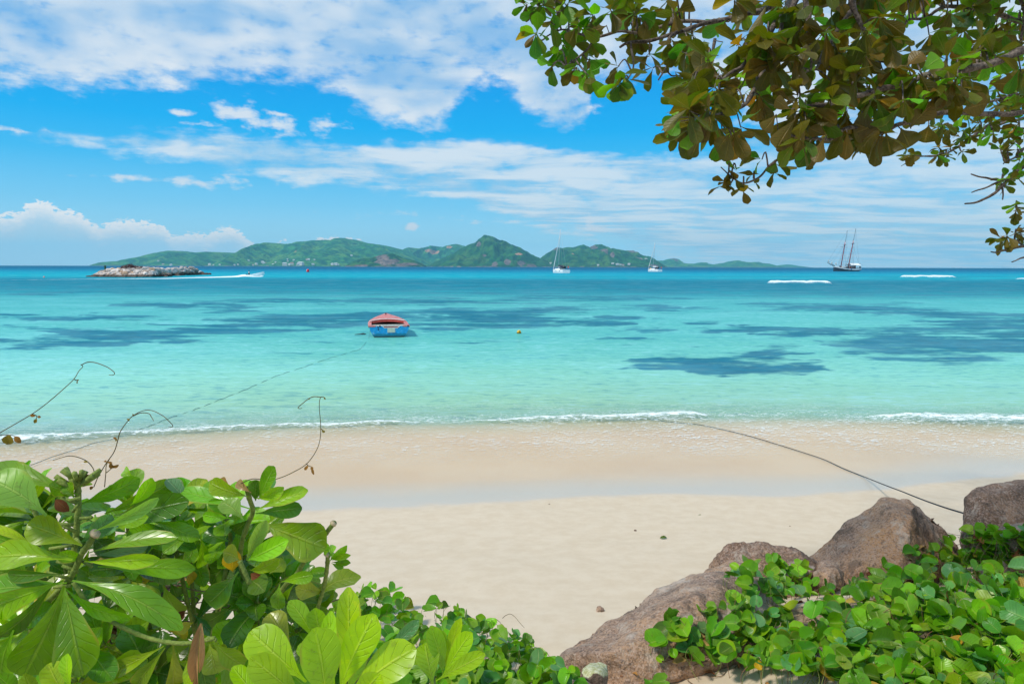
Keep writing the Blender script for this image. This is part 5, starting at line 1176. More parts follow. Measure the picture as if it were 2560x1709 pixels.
    while n < 620:
        x = rr.uniform(-60, 800); y = rr.uniform(1130, 1640)
        lim = np.interp(x, [-60, 100, 250, 400, 560, 640, 700, 760, 800], [1130, 1150, 1180, 1180, 1200, 1250, 1330, 1400, 1450])
        if y < lim: continue
        if 600 < x < 700 and y < 1330 and rr.random() < .8: continue
        if 380 < x < 560 and 1290 < y < 1450 and rr.random() < .6: continue
        n += 1; Y = rr.uniform(1.5, 2.0); c = pt(x * K, y * K, Y); a = rr.uniform(0, 6.28); L = rr.uniform(.055, .12)
        d = Vector((math.cos(a), rr.uniform(-.5, .5), math.sin(a) * .8)).normalized()
        N = Vector((rr.gauss(0, .5), -.6 + rr.gauss(0, .4), 1)).normalized(); t = rr.choice(['n', 'b', 'd', 'd', 'b', 'n', 'm' if rr.random() < .3 else 'n', 'y' if rr.random() < .25 else 'd'])
        leaf(b, c, c + d * L, N, L * rr.uniform(.38, .6), tuple(q * rr.uniform(.8, 1.2) for q in GR[t]), ph=n * 1.7, bend=rr.uniform(0, .2), seg=7)
    put(b, 'inner_foliage', M_nau)
    # stems
    def stem(crop, L, Y, r, m=M_stem, name='stem', nodes=True):
        b = MB(); sx, ox, oy = crop; n = len(L)
        P = smooth_line([pt(ox + x / sx, oy + y / sx, (Y[0] + (Y[1] - Y[0]) * i / (n - 1)) if isinstance(Y, tuple) else Y) for i, (x, y) in enumerate(L)], 7)
        rr_ = [r * .8 * (1.18 if (nodes and i % 6 == 0) else 1.0) for i in range(len(P))]
        b.tube(P, rr_, 9); return put(b, name, m)
    stem(A1, [(625, 578), (590, 640), (545, 700), (510, 780), (470, 860), (400, 940), (300, 1050), (200, 1240), (130, 1480), (110, 1800)], (1.2, 1.3), .0068)
    stem(A1, [(513, 215), (520, 300), (520, 400), (512, 500), (500, 640), (470, 830)], (1.26, 1.26), .0068)
    stem(A1, [(490, 890), (560, 1000), (640, 1080), (760, 1160), (880, 1220), (1000, 1265), (1120, 1290), (1240, 1297), (1370, 1276), (1430, 1262)], (1.22, 1.22), .0050)
    stem(A2, [(310, 265), (330, 340), (352, 420), (320, 500), (280, 620), (270, 760), (300, 880), (380, 1050), (420, 1300), (430, 1750)], (1.31, 1.5), .0060)
    stem(A2, [(893, 495), (830, 575), (760, 655), (690, 760), (640, 840), (560, 920), (500, 1050), (450, 1300)], (1.30, 1.45), .0060)
    stem(A2, [(850, 702), (848, 770), (838, 850), (820, 940), (790, 1040), (740, 1250)], (1.35, 1.45), .0055)
    stem(A2, [(265, 750), (300, 830), (330, 900)], 1.27, .0055)
    stem(A2, [(1370 - 1331, 1275), (60, 1262), (110, 1280)], 1.22, .0045)
    b = MB()
    for crop, (x, y), Y, r in ((A1, (640, 560), 1.195, .010), (A1, (513, 208), 1.26, .010), (A2, (895, 492), 1.30, .0068), (A2, (850, 698), 1.35, .0062)):
        c = pt(crop[1] + x / crop[0], crop[2] + y / crop[0], Y); a = pt(crop[1] + (x - 12) / crop[0], crop[2] + (y + 14) / crop[0], Y); b.tube([a, c], [r, r * .9], 8, (1, 1, 1))
    put(b, 'cut_ends', mat_plain('cut_wood', (.42, .33, .20), .8, .3, 90))
    b = MB(); rr = random.Random(8)
    for i in range(14):
        a = rr.uniform(-1, 1); c = pt((513 + a * 40) / 2.6625, 1120 + (215 + rr.uniform(-10, 60)) / 2.6625, 1.25); b.tube([c, c + Vector((a * .03, rr.uniform(-.02, .02), .02))], [.004, .005], 5)
    for i in range(16):
        y = 330 + i * 45; x = np.interp(y, [330, 560, 800, 900], [515, 505, 500, 480]) + rr.uniform(-30, 30); c = pt(x / 2.6625, 1120 + y / 2.6625, 1.24); a = rr.uniform(-1, 1); b.tube([c, c + Vector((a * .04, -.01, rr.uniform(-.02, .03)))], [.0035, .003], 5)
    put(b, 'leaf_stubs', M_stem)
    b = MB()
    trace(b, A1, (1345, 1165, 1300, 1600, 70), 1.14, (.42, .24, .10), 30, seg=12, cs=3, fold=.9, shape='ellip'); trace(b, A1, (1350, 1160, 1320, 1500, 40), 1.13, (.50, .31, .14), -20, seg=10, cs=2, fold=.9, shape='ellip'); put(b, 'dry_leaf', M_dry)
    for L, crop, Y in (((370, 340, 460, 420, 70), A1, 1.34), ((340, 830, 420, 870, 60), A2, 1.34), ((1160, 1130, 1230, 1080, 60), A1, 1.4), ((120, 1260, 230, 1210, 90), A2, 1.5)):
        b = MB(); trace(b, crop, L, Y, (.16, .06, .025), 20, shape='ellip', fold=.5, seg=7); put(b, 'dry_leaf', M_dry)
build_shrub()

def young_shoot(label, crop, SS, base, r):
    c = pt(crop[1] + base[0] / crop[0], crop[2] + base[1] / crop[0], base[2]); gz = float(sand_z(c.x, c.y)); root = empty('young_naupaka', (c.x, c.y, gz), label, 'shrub'); O = Vector(root.location)
    b = MB(); rr = random.Random(int(base[0]))
    for L, Y, t, roll in SS:
        trace(b, crop, L, Y, tuple(x * rr.uniform(.92, 1.12) for x in GR[t]), roll, tilt=rr.uniform(-.04, .06), bend=rr.uniform(.03, .09), fold=rr.uniform(.12, .25), seg=14, cs=4, ripple=.02)
    b.v = [tuple(Vector(v) - O) for v in b.v]; b.build('leaf_rosette', M_nau, root)
    b = MB(); b.tube(smooth_line([Vector((0, 0, -.03)), Vector((.02, .01, (c.z - gz) * .5)), c - O + Vector((0, 0, .02))], 8), r, 8); b.build('stem', M_stem, root)
young_shoot('bright lime green rosette of upright leaves in the bottom centre left', A2,
    [((935, 1640, 1005, 925, 165), 1.12, 'l', 5), ((915, 1640, 868, 1085, 110), 1.14, 'l', -20), ((935, 1650, 1150, 1100, 215), 1.06, 'l', -8), ((870, 1700, 745, 1205, 265), 1.04, 'l', 6), ((700, 1560, 345, 1205, 260), 1.08, 'l', 10), ((700, 1680, 330, 1400, 190), 1.03, 'l', -15), ((420, 1700, 220, 1450, 120), 1.06, 'l', 25),
     ((770, 1300, 596, 1012, 115), 1.17, 'b', 15), ((810, 1300, 775, 1062, 125), 1.19, 'b', -10), ((970, 1640, 1440, 1345, 240), 1.05, 'l', -12), ((1040, 1700, 1200, 1500, 170), 1.0, 'l', 5), ((1200, 1360, 1462, 1150, 85), 1.16, 'c', 30), ((800, 1700, 560, 1440, 150), 1.1, 'n', 10), ((900, 1500, 660, 1300, 130), 1.2, 'n', 10), ((960, 1640, 1080, 1300, 130), 1.16, 'b', 20), ((700, 1750, 480, 1600, 150), 1.0, 'l', 10)],
    (900, 1720, 1.1), .008)
young_shoot('small yellow green rosette in front of the creeper, right of the bright lime one', A3,
    [((340, 1400, 275, 945, 265), 1.22, 'b', 5), ((440, 1300, 335, 765, 190), 1.26, 'b', 10), ((455, 1290, 655, 700, 115), 1.28, 'l', -15), ((430, 1290, 765, 850, 185), 1.2, 'l', -10), ((380, 1370, 885, 1045, 165), 1.18, 'b', -20), ((430, 1300, 440, 820, 120), 1.3, 'n', 0)],
    (340, 1420, 1.24), .006)

# ------------------------------------------------------------------ twining vines
def vine(label, lines, leaves, Y):
    root = empty('twining_vine', pt(lines[0][0][0] / 2.61, 860 + lines[0][0][1] / 2.61, Y), label, 'vine'); O = Vector(root.location)
    for L in lines:
        P = [pt(x / 2.61, 860 + y / 2.61, Y + .03 * math.sin(i)) - O for i, (x, y) in enumerate(L)]
        b = MB(); b.tube(smooth_line(P, 6), [.0010, .0006], 5); b.build('tendril', M_vine, root)
    b = MB()
    for (x0, y0, x1, y1, w, t) in leaves: trace(b, (2.61, 0, 860), (x0, y0, x1, y1, w), Y - .01, t, 15, shape='ellip', seg=6)
    if leaves: b.v = [tuple(Vector(v) - O) for v in b.v]; b.build('vine_leaves', M_dry, root)
br = (.30, .15, .035); ol = (.26, .20, .03)
vine('long thin vine reaching up from the left edge over the water', [[(-60, 620), (0, 578), (100, 520), (210, 455), (300, 390), (400, 305), (480, 230), (515, 175), (540, 147), (528, 132)], [(530, 137), (570, 118), (620, 120), (690, 145), (730, 170), (748, 190), (735, 202), (712, 200)], [(-40, 585), (0, 592), (60, 592), (110, 605)], [(485, 230), (505, 240), (500, 252)], [(210, 455), (240, 468), (236, 485)]],
     [(195, 462, 232, 468, 18, br), (245, 470, 267, 477, 16, br), (240, 485, 224, 515, 20, ol), (62, 590, 45, 655, 62, ol), (95, 600, 135, 645, 34, br), (498, 236, 516, 232, 8, ol), (500, 245, 506, 256, 8, ol)], 1.3)
vine('pair of curling vines rising beside the cut stem of the big shrub', [[(612, 930), (640, 865), (690, 780), (745, 700), (770, 620), (785, 570), (830, 505), (870, 465), (930, 435), (990, 432), (1060, 465), (1100, 500), (1127, 530), (1118, 541), (1100, 537)], [(870, 468), (920, 448), (970, 452), (990, 478), (1003, 500)], [(682, 930), (690, 840), (694, 790), (720, 740)], [(614, 870), (610, 815), (570, 765), (510, 737), (450, 728), (400, 740), (345, 757)], [(694, 838), (730, 808)], [(870, 465), (866, 455)], [(840, 500), (828, 486)]],
     [(725, 812, 718, 775, 22, br), (728, 808, 742, 790, 20, br), (735, 806, 775, 785, 20, br), (695, 768, 680, 760, 14, br), (700, 770, 735, 772, 14, br), (762, 625, 740, 605, 14, br), (764, 622, 752, 632, 10, ol), (845, 500, 832, 485, 9, ol), (868, 465, 866, 455, 8, ol), (600, 860, 540, 870, 30, br), (590, 855, 630, 865, 22, br), (575, 770, 545, 765, 12, ol), (610, 930, 585, 945, 20, br)], 1.27)
vine('single curling vine with small brown leaves over the right of the big shrub', [[(1570, 910), (1650, 878), (1750, 887), (1830, 870), (1920, 830), (2000, 780), (2060, 700), (2088, 620), (2092, 520), (2084, 430), (2085, 370), (2094, 345)], [(2092, 346), (2050, 342), (2015, 355), (1970, 390), (1945, 412), (1955, 420), (1970, 416)], [(2093, 345), (2110, 345), (2125, 358)], [(2000, 780), (2012, 792), (2035, 800)], [(2092, 550), (2110, 565)]],
     [(2010, 790, 1988, 822, 20, br), (2032, 798, 2050, 852, 16, br), (2030, 800, 2040, 815, 20, br), (2100, 562, 2122, 574, 16, ol), (2115, 345, 2124, 360, 10, ol), (2012, 352, 2022, 360, 6, ol)], 1.3)
vine('thin brown vine looping above the creeper in the bottom middle', [[(x * .622 + 2610, (y / 4.195 + 520) * 2.61) for x, y in [(1075, 690), (1110, 660), (1160, 645), (1210, 680), (1260, 740), (1305, 790)]]], [], 2.2)

# ------------------------------------------------------------------ creepers
def inpoly(x, y, P):
    c = False; j = len(P) - 1
    for i in range(len(P)):
        if (P[i][1] > y) != (P[j][1] > y) and x < (P[j][0] - P[i][0]) * (y - P[i][1]) / (P[j][1] - P[i][1]) + P[i][0]: c = not c
        j = i
    return c
def creeper(label, poly, n, seed, size=.072, up=(12, 75), dens=None, yellow=.02):
    rr = random.Random(seed); xs = [p[0] for p in poly]; ys = [p[1] for p in poly]; b = MB(); st = MB(); k = 0; tries = 0
    while k < n and tries < n * 30:
        tries += 1; x = rr.uniform(min(xs), max(xs)); y = rr.uniform(min(ys), max(ys))
        if not inpoly(x, y, poly): continue
        if dens and rr.random() > dens(x, y): continue
        dy = rr.uniform(*up); Y = hitY(x * K, (y + dy) * K); Y2 = hitY(x * K, y * K)
        Y = min(Y, Y2 - .02); 
        if Y > 5.2 or Y < 1.2: continue
        k += 1; c = pt(x * K, y * K, Y); L = size * rr.uniform(.42, 1.25)
        a = rr.uniform(0, 6.28); N = Vector((rr.gauss(0, .55), rr.gauss(-.40, .50), 1.0)).normalized()
        d = Vector((math.cos(a), math.sin(a), 0)); d = (d - N * d.dot(N)).normalized()
        q = rr.random()
        t = (.125, .31, .008) if q < .45 else ((.070, .205, .010) if q < .66 else ((.20, .41, .010) if q < .88 else (.11, .30, .08)))
        if rr.random() < yellow: t = rr.choice([(.50, .36, .02), (.30, .30, .03)])
        t = tuple(v * rr.uniform(.8, 1.2) for v in t)
        leaf(b, c - d * L * .5, c + d * L * .5, N, L * rr.uniform(.88, 1.12), t, bend=-.06 + rr.uniform(-.05, .12), fold=rr.uniform(.2, 1.1), shape='round' if rr.random() < .8 else 'ellip', seg=8, cs=3, ripple=rr.uniform(.01, .05), ph=k * 1.3, notch=.2)
        p0 = c - d * L * .5; g_ = Vector((p0.x + rr.uniform(-.05, .05), p0.y + rr.uniform(-.04, .04), 0)); g_.z = max(float(sand_z(g_.x, g_.y)), p0.z - rr.uniform(.06, .13))
        st.tube(smooth_line([p0, (p0 + g_) / 2 + Vector((rr.uniform(-.02, .02), rr.uniform(-.02, .02), .01)), g_], 3), .0013, 4, rr.choice([(.20, .24, .06), (.22, .11, .06), (.14, .16, .04)]), False)
    # runners over the sand
    for i in range(n // 9):
        x = rr.uniform(min(xs), max(xs)); y = rr.uniform(min(ys), max(ys))
        if not inpoly(x, y, poly): continue
        P = []; a = rr.uniform(-1.2, 1.2)
        for s_ in range(7):
            Y = min(hitY(x * K, y * K), 5); P.append(pt(x * K, y * K, Y - .015)); inside = inpoly(x, y + 12, poly) and inpoly(x, y - 25, poly)
            if not inside: break; x += 26 * math.cos(a); y += 12 * math.sin(a); a += rr.uniform(-.5, .5)
        if len(P) > 3 and max((P[i + 1] - P[i]).length for i in range(len(P) - 1)) < .25: st.tube(smooth_line(P, 3), .0026, 5, rr.choice([(.20, .10, .06), (.26, .19, .09), (.18, .20, .05)]), False)
    o = b.build('beach_creeper', M_creeper); tag(o, label, kind='stuff')
    s = st.build('creeper_stems', mat_tint('creeper_stem', .6)); s.parent = o; s['kind'] = 'stuff'
    return o
PR = [(1478, 1475), (1500, 1450), (1540, 1412), (1600, 1398), (1650, 1385), (1655, 1330), (1680, 1292), (1720, 1280), (1780, 1280), (1850, 1300), (1880, 1345), (1940, 1335), (1975, 1325), (2035, 1285), (2075, 1262), (2180, 1232), (2225, 1215), (2349, 1205), (2470, 1200), (2500, 1680), (1980, 1680), (1930, 1560), (1800, 1532), (1700, 1522), (1600, 1505), (1535, 1525), (1495, 1512)]
def dr(x, y):
    if x < 1660 and y > 1380: return .55
    if 1650 < x < 1960 and 1355 < y < 1440: return .35
    if x < 1950 and y < 1350: return .6
    return 1.0
creeper('bright green round leaved beach creeper covering the bank on the right', PR, 1450, 3, size=.078, dens=dr)
creeper('darker green beach creeper behind the lime rosettes in the bottom middle', [(770, 1385), (800, 1352), (850, 1345), (930, 1350), (960, 1378), (1010, 1385), (1060, 1392), (1110, 1420), (1180, 1448), (1235, 1460), (1250, 1495), (1262, 1520), (1320, 1535), (1345, 1570), (1360, 1680), (640, 1680), (600, 1480), (700, 1420)], 900, 7, size=.074, up=(25, 110))
creeper('few loose creeper leaves growing on the sand along the bottom edge', [(1440, 1555), (1490, 1540), (1530, 1555), (1540, 1600), (1440, 1600)], 9, 17, size=.06)
def tangle():
    rr = random.Random(23)
    for label, poly, n, leafy in (('brown tangle of dead vines and leaves under the big shrub', [(330, 1330), (480, 1300), (620, 1360), (780, 1380), (800, 1480), (1150, 1540), (1250, 1600), (0, 1700), (0, 1500)], 420, 70),
                           ('brown twigs and dead leaves among the creeper on the right bank', PR, 420, 110)):
        b = MB(); d = MB(); xs = [p[0] for p in poly]; ys = [p[1] for p in poly]; k = 0
        while k < n:
            x = rr.uniform(min(xs), max(xs)); y = rr.uniform(min(ys), max(ys))
            if not inpoly(x, y, poly): continue
            k += 1; Y = min(hitY(x * K, y * K), 4.6) - .01
            if x < 820 and rr.random() < .7: Y = rr.uniform(1.5, 2.0)
            c = pt(x * K, y * K, Y); a = rr.uniform(0, 6.28); L = rr.uniform(.05, .13)
            m_ = c + Vector((math.cos(a), math.sin(a) * .6, rr.uniform(-.1, .15))) * L * .5; e = m_ + Vector((math.cos(a + rr.uniform(-.8, .8)), math.sin(a) * .6, rr.uniform(-.3, .3))) * L * .5
            b.tube(smooth_line([c, m_, e], 3), rr.uniform(.0009, .0024), 4, rr.choice([(.16, .10, .06), (.25, .17, .10), (.09, .055, .035), (.2, .2, .07)]), False)
            if k % max(1, n // leafy) == 0:
                N = Vector((rr.gauss(0, .5), rr.gauss(-.3, .5), 1)).normalized(); dd = Vector((math.cos(a), math.sin(a), rr.uniform(-.2, .2))).normalized(); s_ = rr.uniform(.04, .08)
                leaf(d, c, c + dd * s_, N, s_ * .5, rr.choice([(.26, .10, .035), (.34, .17, .06), (.16, .06, .03), (.42, .28, .10)]), shape='ellip', fold=.7, seg=6, ripple=.15, ph=k)
        o = b.build('dead_vines', mat_tint('dead_vine', .8)); tag(o, label, kind='stuff')
        q = d.build('dead_leaves', M_dry); q.parent = o; q['kind'] = 'stuff'
tangle()

# ------------------------------------------------------------------ tree over the right of the view
def build_tree():
    rr = random.Random(77)
    root = empty('overhanging_tree', (4.0, 3.4, float(sand_z(4.0, 3.4))), 'broad leaved tree whose boughs hang into the top right of the view', 'tree'); O = Vector(root.location)
    c8 = lambda x, y: (1920 + x / 2.2406, y / 2.2406); c7 = lambda x, y: (1280 + x / 3.1359, y / 3.1359); c6_ = lambda x, y: (1600 + x / 3.670, y / 3.670)
    BR = [  # (points in 2560 frame, depth start, depth end, radius start, radius end)
        ([c8(*p) for p in [(1700, 240), (1434, 290), (1280, 345), (1150, 380), (1000, 400), (870, 430), (760, 480), (600, 512), (480, 545), (330, 580), (160, 605)]], 2.7, 2.35, .016, .006),
        ([c8(*p) for p in [(1700, 600), (1434, 628), (1300, 640), (1080, 630), (900, 650), (740, 690), (640, 745), (520, 715), (450, 712), (400, 740), (330, 785), (200, 765), (60, 758)]], 2.9, 2.35, .012, .004),
        ([c8(*p) for p in [(440, -200), (480, 0), (510, 90), (545, 200), (580, 290), (595, 350)]], 2.5, 2.5, .012, .004),
        ([c8(*p) for p in [(190, -200), (210, 0), (228, 100), (235, 250), (228, 400)]], 2.5, 2.45, .012, .004),
        ([c6_(*p) for p in [(1550, -250), (1400, 0), (1320, 110), (1240, 220), (1150, 360), (1040, 470), (930, 590), (840, 660), (745, 725)]], 2.7, 2.3, .014, .004),
        ([c6_(*p) for p in [(1600, -250), (1440, 0), (1350, 190), (1300, 300), (1200, 540), (1110, 690), (1000, 890), (900, 975), (780, 1030), (630, 1080)]], 2.6, 2.3, .012, .0045),
        ([c6_(*p) for p in [(1300, 120), (1305, 230), (1295, 330), (1300, 420)]], 2.5, 2.45, .006, .004),
        ([c6_(*p) for p in [(2000, -200), (1960, 30), (1920, 110), (1820, 260), (1740, 380), (1680, 480), (1640, 590), (1600, 650)]], 2.7, 2.5, .010, .004),
        ([c7(*p) for p in [(2300, -150), (2000, 60), (1800, 110), (1590, 170), (1450, 205), (1300, 262), (1150, 310), (940, 345), (850, 378)]], 3.0, 2.9, .014, .005),
        ([c7(*p) for p in [(1590, 190), (1350, 165), (1200, 200), (1050, 240), (830, 250), (640, 290), (500, 266), (390, 235), (260, 300)]], 3.0, 3.1, .009, .003),
        ([c7(*p) for p in [(1300, 262), (1220, 330), (1235, 420), (1210, 520), (1150, 620)]], 2.9, 2.8, .006, .003),
        ([c7(*p) for p in [(640, 290), (600, 370), (500, 470), (420, 520)]], 3.1, 3.1, .005, .003),
        ([c7(*p) for p in [(390, 235), (350, 120), (250, 40), (150, 90)]], 3.1, 3.15, .005, .003),
        ([c7(*p) for p in [(940, 345), (945, 440), (940, 540), (900, 640)]], 2.9, 2.85, .005, .003),
        ([c7(*p) for p in [(1590, 290), (1570, 400), (1550, 520), (1470, 600)]], 2.6, 2.6, .006, .003),
        ([c7(*p) for p in [(2200, 1150), (2100, 1230), (2007, 1310), (1930, 1390), (1830, 1445), (1750, 1400), (1690, 1350), (1650, 1315)]], 2.6, 2.5, .005, .002),
        ([c8(*p) for p in [(1700, 360), (1434, 560), (1340, 660), (1240, 700), (1110, 790), (1040, 840), (990, 870)]], 5.6, 5.2, .02, .006),
        ([c8(*p) for p in [(1700, 700), (1434, 925), (1350, 1010), (1270, 1080), (1180, 1125), (1110, 1140)]], 5.0, 4.8, .018, .005),
        ([c8(*p) for p in [(1350, 1010), (1270, 1010), (1200, 990), (1135, 975)]], 4.9, 4.9, .008, .005),
        ([c8(*p) for p in [(1300, 1020), (1230, 1050), (1140, 1080)]], 4.9, 4.9, .008, .004),
        ([c8(*p) for p in [(1310, 1030), (1318, 1080), (1315, 1115)]], 4.9, 4.9, .007, .004),
        ([c8(*p) for p in [(1700, 1330), (1434, 1378), (1320, 1405), (1245, 1412)]], 5.0, 4.9, .014, .004),
        ([c8(*p) for p in [(1434, 1378), (1390, 1345), (1330, 1335)]], 5.0, 4.9, .007, .004),
        ([c8(*p) for p in [(1600, 1390), (1434, 1440), (1365, 1465)]], 5.0, 4.9, .008, .004),
        ([c8(*p) for p in [(1600, 1170), (1434, 1165), (1385, 1160)]], 5.0, 4.9, .007, .004),
        ([c8(*p) for p in [(1434, 830), (1370, 890), (1315, 918)]], 5.0, 4.9, .008, .004),
        ([c8(*p) for p in [(1434, 720), (1330, 715), (1230, 718)]], 5.2, 5.1, .009, .004),
        ([c8(*p) for p in [(1700, 520), (1434, 520), (1200, 590), (1080, 640)]], 5.4, 5.2, .012, .005),
        ([c8(*p) for p in [(1434, 660), (1290, 700), (1200, 778)]], 5.2, 5.1, .012, .005),
        ([c8(*p) for p in [(1700, 100), (1434, 130), (1250, 60), (1030, 40), (900, 90), (780, 120)]], 3.4, 3.0, .014, .005),
        ([c8(*p) for p in [(1400, -60), (1434, 60), (1424, 250)]], 3.2, 3.2, .009, .006)]
    lines = []
    for P, d0, d1, r0, r1 in BR:
        n = len(P); pts3 = [pt(x, y, d0 + (d1 - d0) * i / (n - 1)) for i, (x, y) in enumerate(P)]
        L = smooth_line(pts3, 6); lines.append(L)
        jit = [p + Vector((mn.noise(p * 9), mn.noise(p * 9 + Vector((7, 0, 0))), mn.noise(p * 9 + Vector((0, 7, 0))))) * .012 - O for p in L]
        rad = [(r0 + (r1 - r0) * i / (len(L) - 1)) * (1 + .22 * mn.noise(L[i] * 30)) for i in range(len(L))]
        b = MB(); b.tube(jit, rad, 8); b.build('branch', M_bark, root)
    # trunk and the limbs that carry the boughs, out of the frame
    b = MB(); T = [Vector((4.0, 3.4, O.z - .15)), Vector((3.95, 3.45, O.z + .8)), Vector((3.8, 3.5, O.z + 1.7)), Vector((3.75, 3.4, O.z + 2.6)), Vector((3.9, 3.5, O.z + 3.8))]
    b.tube([p - O for p in smooth_line(T, 6)], [.26, .10], 14); b.build('trunk', M_bark, root)
    joined = [0, 1, 8, 16, 17, 21, 27, 29]
    for k in joined:
        s = lines[k][0]; j = T[3] if s.z > 3.3 else T[2]; b = MB(); b.tube([p - O for p in smooth_line([j, (j + s) / 2 + Vector((0, 0, .15)), s], 6)], [.07, BR[k][3]], 8); b.build('limb', M_bark, root)
    for k in (2, 3, 4, 5, 7, 30):
        s = lines[k][0]; j = Vector((2.6, 3.0, 4.9)); b = MB(); b.tube([p - O for p in smooth_line([j, (j + s) / 2 + Vector((0, 0, .1)), s], 6)], [.03, BR[k][3]], 7); b.build('limb', M_bark, root)
    b = MB(); b.tube([p - O for p in smooth_line([T[4] - Vector((0, 0, .3)), Vector((3.2, 3.2, 5.1)), Vector((2.6, 3.0, 4.9))], 6)], [.08, .035], 8); b.build('limb', M_bark, root)
    allp = [(p, pix(*p)) for L in lines for p in L]
    ax = np.array([q[1][0] for q in allp]); ay = np.array([q[1][1] for q in allp])
    leaves = MB(); tw = MB(); cnt = [0]
    def cluster(px, py, L, n, green, down=.6, dep=None, Yoff=None):
        i = int(np.argmin((ax - px) ** 2 + (ay - py) ** 2)); bp = allp[i][0]
        Y = bp.y + (rr.uniform(-.22, .28) if Yoff is None else Yoff); Y = dep if dep else Y
        c = pt(px, py, Y)
        mid = (bp + c) / 2 + Vector((0, 0, rr.uniform(-.02, .05)))
        if (c - bp).length < .9: tw.tube(smooth_line([bp, mid, c], 4), [.0035 * Y / 2.5, .002 * Y / 2.5], 5)
        axis = (c - bp); axis = axis.normalized() if axis.length > .01 else Vector((0, 0, -1))
        axis = (axis + Vector((rr.gauss(0, .4), rr.gauss(0, .4), -down))).normalized()
        e1 = axis.orthogonal().normalized(); e2 = axis.cross(e1); a0 = rr.uniform(0, 6.28)
        for k in range(n):
            a = a0 + k * 2.4; th = R(rr.uniform(28, 88)); d = axis * math.cos(th) + (e1 * math.cos(a) + e2 * math.sin(a)) * math.sin(th)
            d = (d + Vector((0, 0, -.25))).normalized()
            N = Vector((rr.gauss(0, .35), rr.gauss(.35, .35), 1)); N = (N - d * N.dot(d)).normalized()
            if rr.random() < .16: N = -N
            l = L * rr.uniform(.7, 1.2); cnt[0] += 1
            gcol = rr.random() < green
            t = rr.choice([(.11, .27, .008), (.16, .36, .008), (.07, .20, .01)]) if gcol else rr.choice([(.095, .105, .006), (.12, .095, .008), (.08, .13, .008)])
            if gcol and rr.random() < .75: N = -N if (OR - c).dot(N) < 0 else N
            if rr.random() < .03: t = (.42, .20, .02)
            s = c + axis * rr.uniform(-.02, .01)
            leaf(leaves, s, s + d * l, N, l * rr.uniform(.46, .62), tuple(v * rr.uniform(.75, 1.25) for v in t), bend=rr.uniform(-.05, .12), fold=rr.uniform(.05, .4), seg=8, cs=2, ripple=rr.uniform(.02, .10), ph=cnt[0] * 1.37)
    near = [(1195, -120), (1200, 20), (1222, 60), (1225, 100), (1240, 160), (1290, 175), (1345, 175), (1400, 200), (1445, 200), (1490, 165), (1545, 200), (1560, 240), (1550, 290), (1590, 320), (1625, 345), (1690, 350), (1740, 320), (1790, 300), (1850, 345), (1890, 310), (1960, 300), (2010, 335), (2060, 300), (2130, 250), (2200, 240), (2350, 235), (2420, 200), (2420, -120)]
    k = 0; tot = 245; tries = 0
    while k < tot and tries < 9000:
        tries += 1; x = rr.uniform(1190, 2420); y = rr.uniform(-110, 325)
        if not inpoly(x, y, near): continue
        d = ((ax - x * K) ** 2 + (ay - y * K) ** 2).min() ** .5
        if d > 95 and rr.random() < .85: continue
        if 1500 < x < 1900 and y < 70 and rr.random() < .55: continue
        if 1640 < x < 1760 and 330 < y: continue
        k += 1
        g_ = .62 if x < 1400 else (.35 if y > 190 and x < 1560 else (.12 if x < 2100 else .22))
        L = np.interp(x, [1190, 1350, 1500, 1700, 2349], [.090, .092, .096, .10, .095]) * (1.0 if y > 60 else .95)
        cluster(x * K, y * K, L, rr.choice((5, 6, 7)), g_)
    # the boughs outside the frame carry leaves too
    for _ in range(70): cluster(rr.uniform(2680, 3250), rr.uniform(-350, 420), .11, 6, .4, dep=rr.uniform(2.7, 4.2))
    for _ in range(70): cluster(rr.uniform(1500, 3000), rr.uniform(-620, -160), .11, 6, .4, dep=rr.uniform(2.6, 3.8))
    # deeper, smaller looking layer behind
    k = 0
    while k < 125:
        x = rr.uniform(1520, 2400); y = rr.uniform(-60, 330)
        if x < 1900 and y > 250: continue
        if x > 1900 and y > np.interp(x, [1900, 2060, 2200, 2400], [250, 260, 330, 380]): continue
        if 1480 < x < 1850 and rr.random() < .6: continue
        k += 1; cluster(x * K, y * K, .11, 6, .55 if x > 1750 else .35, dep=rr.uniform(4.4, 6.2))
    for x, y, g_ in [(1310, 1000, .5), (1350, 1000, .3), (1385, 985, .1), (1400, 950, .6), (1330, 1040, .4), (1300, 1335, 0), (1340, 1325, 0), (1390, 1300, 0), (1420, 1310, 0), (1330, 1360, 0), (1390, 1150, .6), (1388, 1190, 0), (1410, 900, .8), (1434, 880, .8), (1300, 830, .7), (1320, 850, .7), (1370, 800, .2), (1395, 840, .1), (1350, 780, .1), (960, 830, .1), (1000, 880, .0), (1020, 830, .1), (1090, 850, 0), (950, 870, .5), (980, 700, .1), (1010, 720, .1), (1050, 690, .2), (1100, 740, .1), (1130, 760, .1), (1080, 770, 0), (1180, 690, .2), (1230, 650, .2), (800, 880, 0), (820, 870, .2), (780, 870, .1), (1290, 590, .3), (1350, 620, .3), (1400, 700, .4), (1400, 600, .5), (1340, 560, .5), (1420, 760, .3), (1380, 740, .2)]:
        px, py = c8(x, y); cluster(px, py, .088, rr.choice((5, 6, 7)), g_, Yoff=rr.uniform(-.1, .1), dep=rr.uniform(4.7, 5.2), down=.3)
    for x, y, g_, L in [(1700, 1350, .1, .050), (1760, 1330, .5, .050), (1660, 1440, .0, .050), (1810, 1480, .1, .055), (1730, 1420, .2, .050), (1890, 1400, .1, .04), (1960, 1250, .9, .07), (1700, 1450, .0, .050), (2070, 1290, .0, .07), (2060, 1350, 0, .06)]:
        px, py = c7(x, y); cluster(px, py, L, 4, g_, Yoff=.0, down=.5)
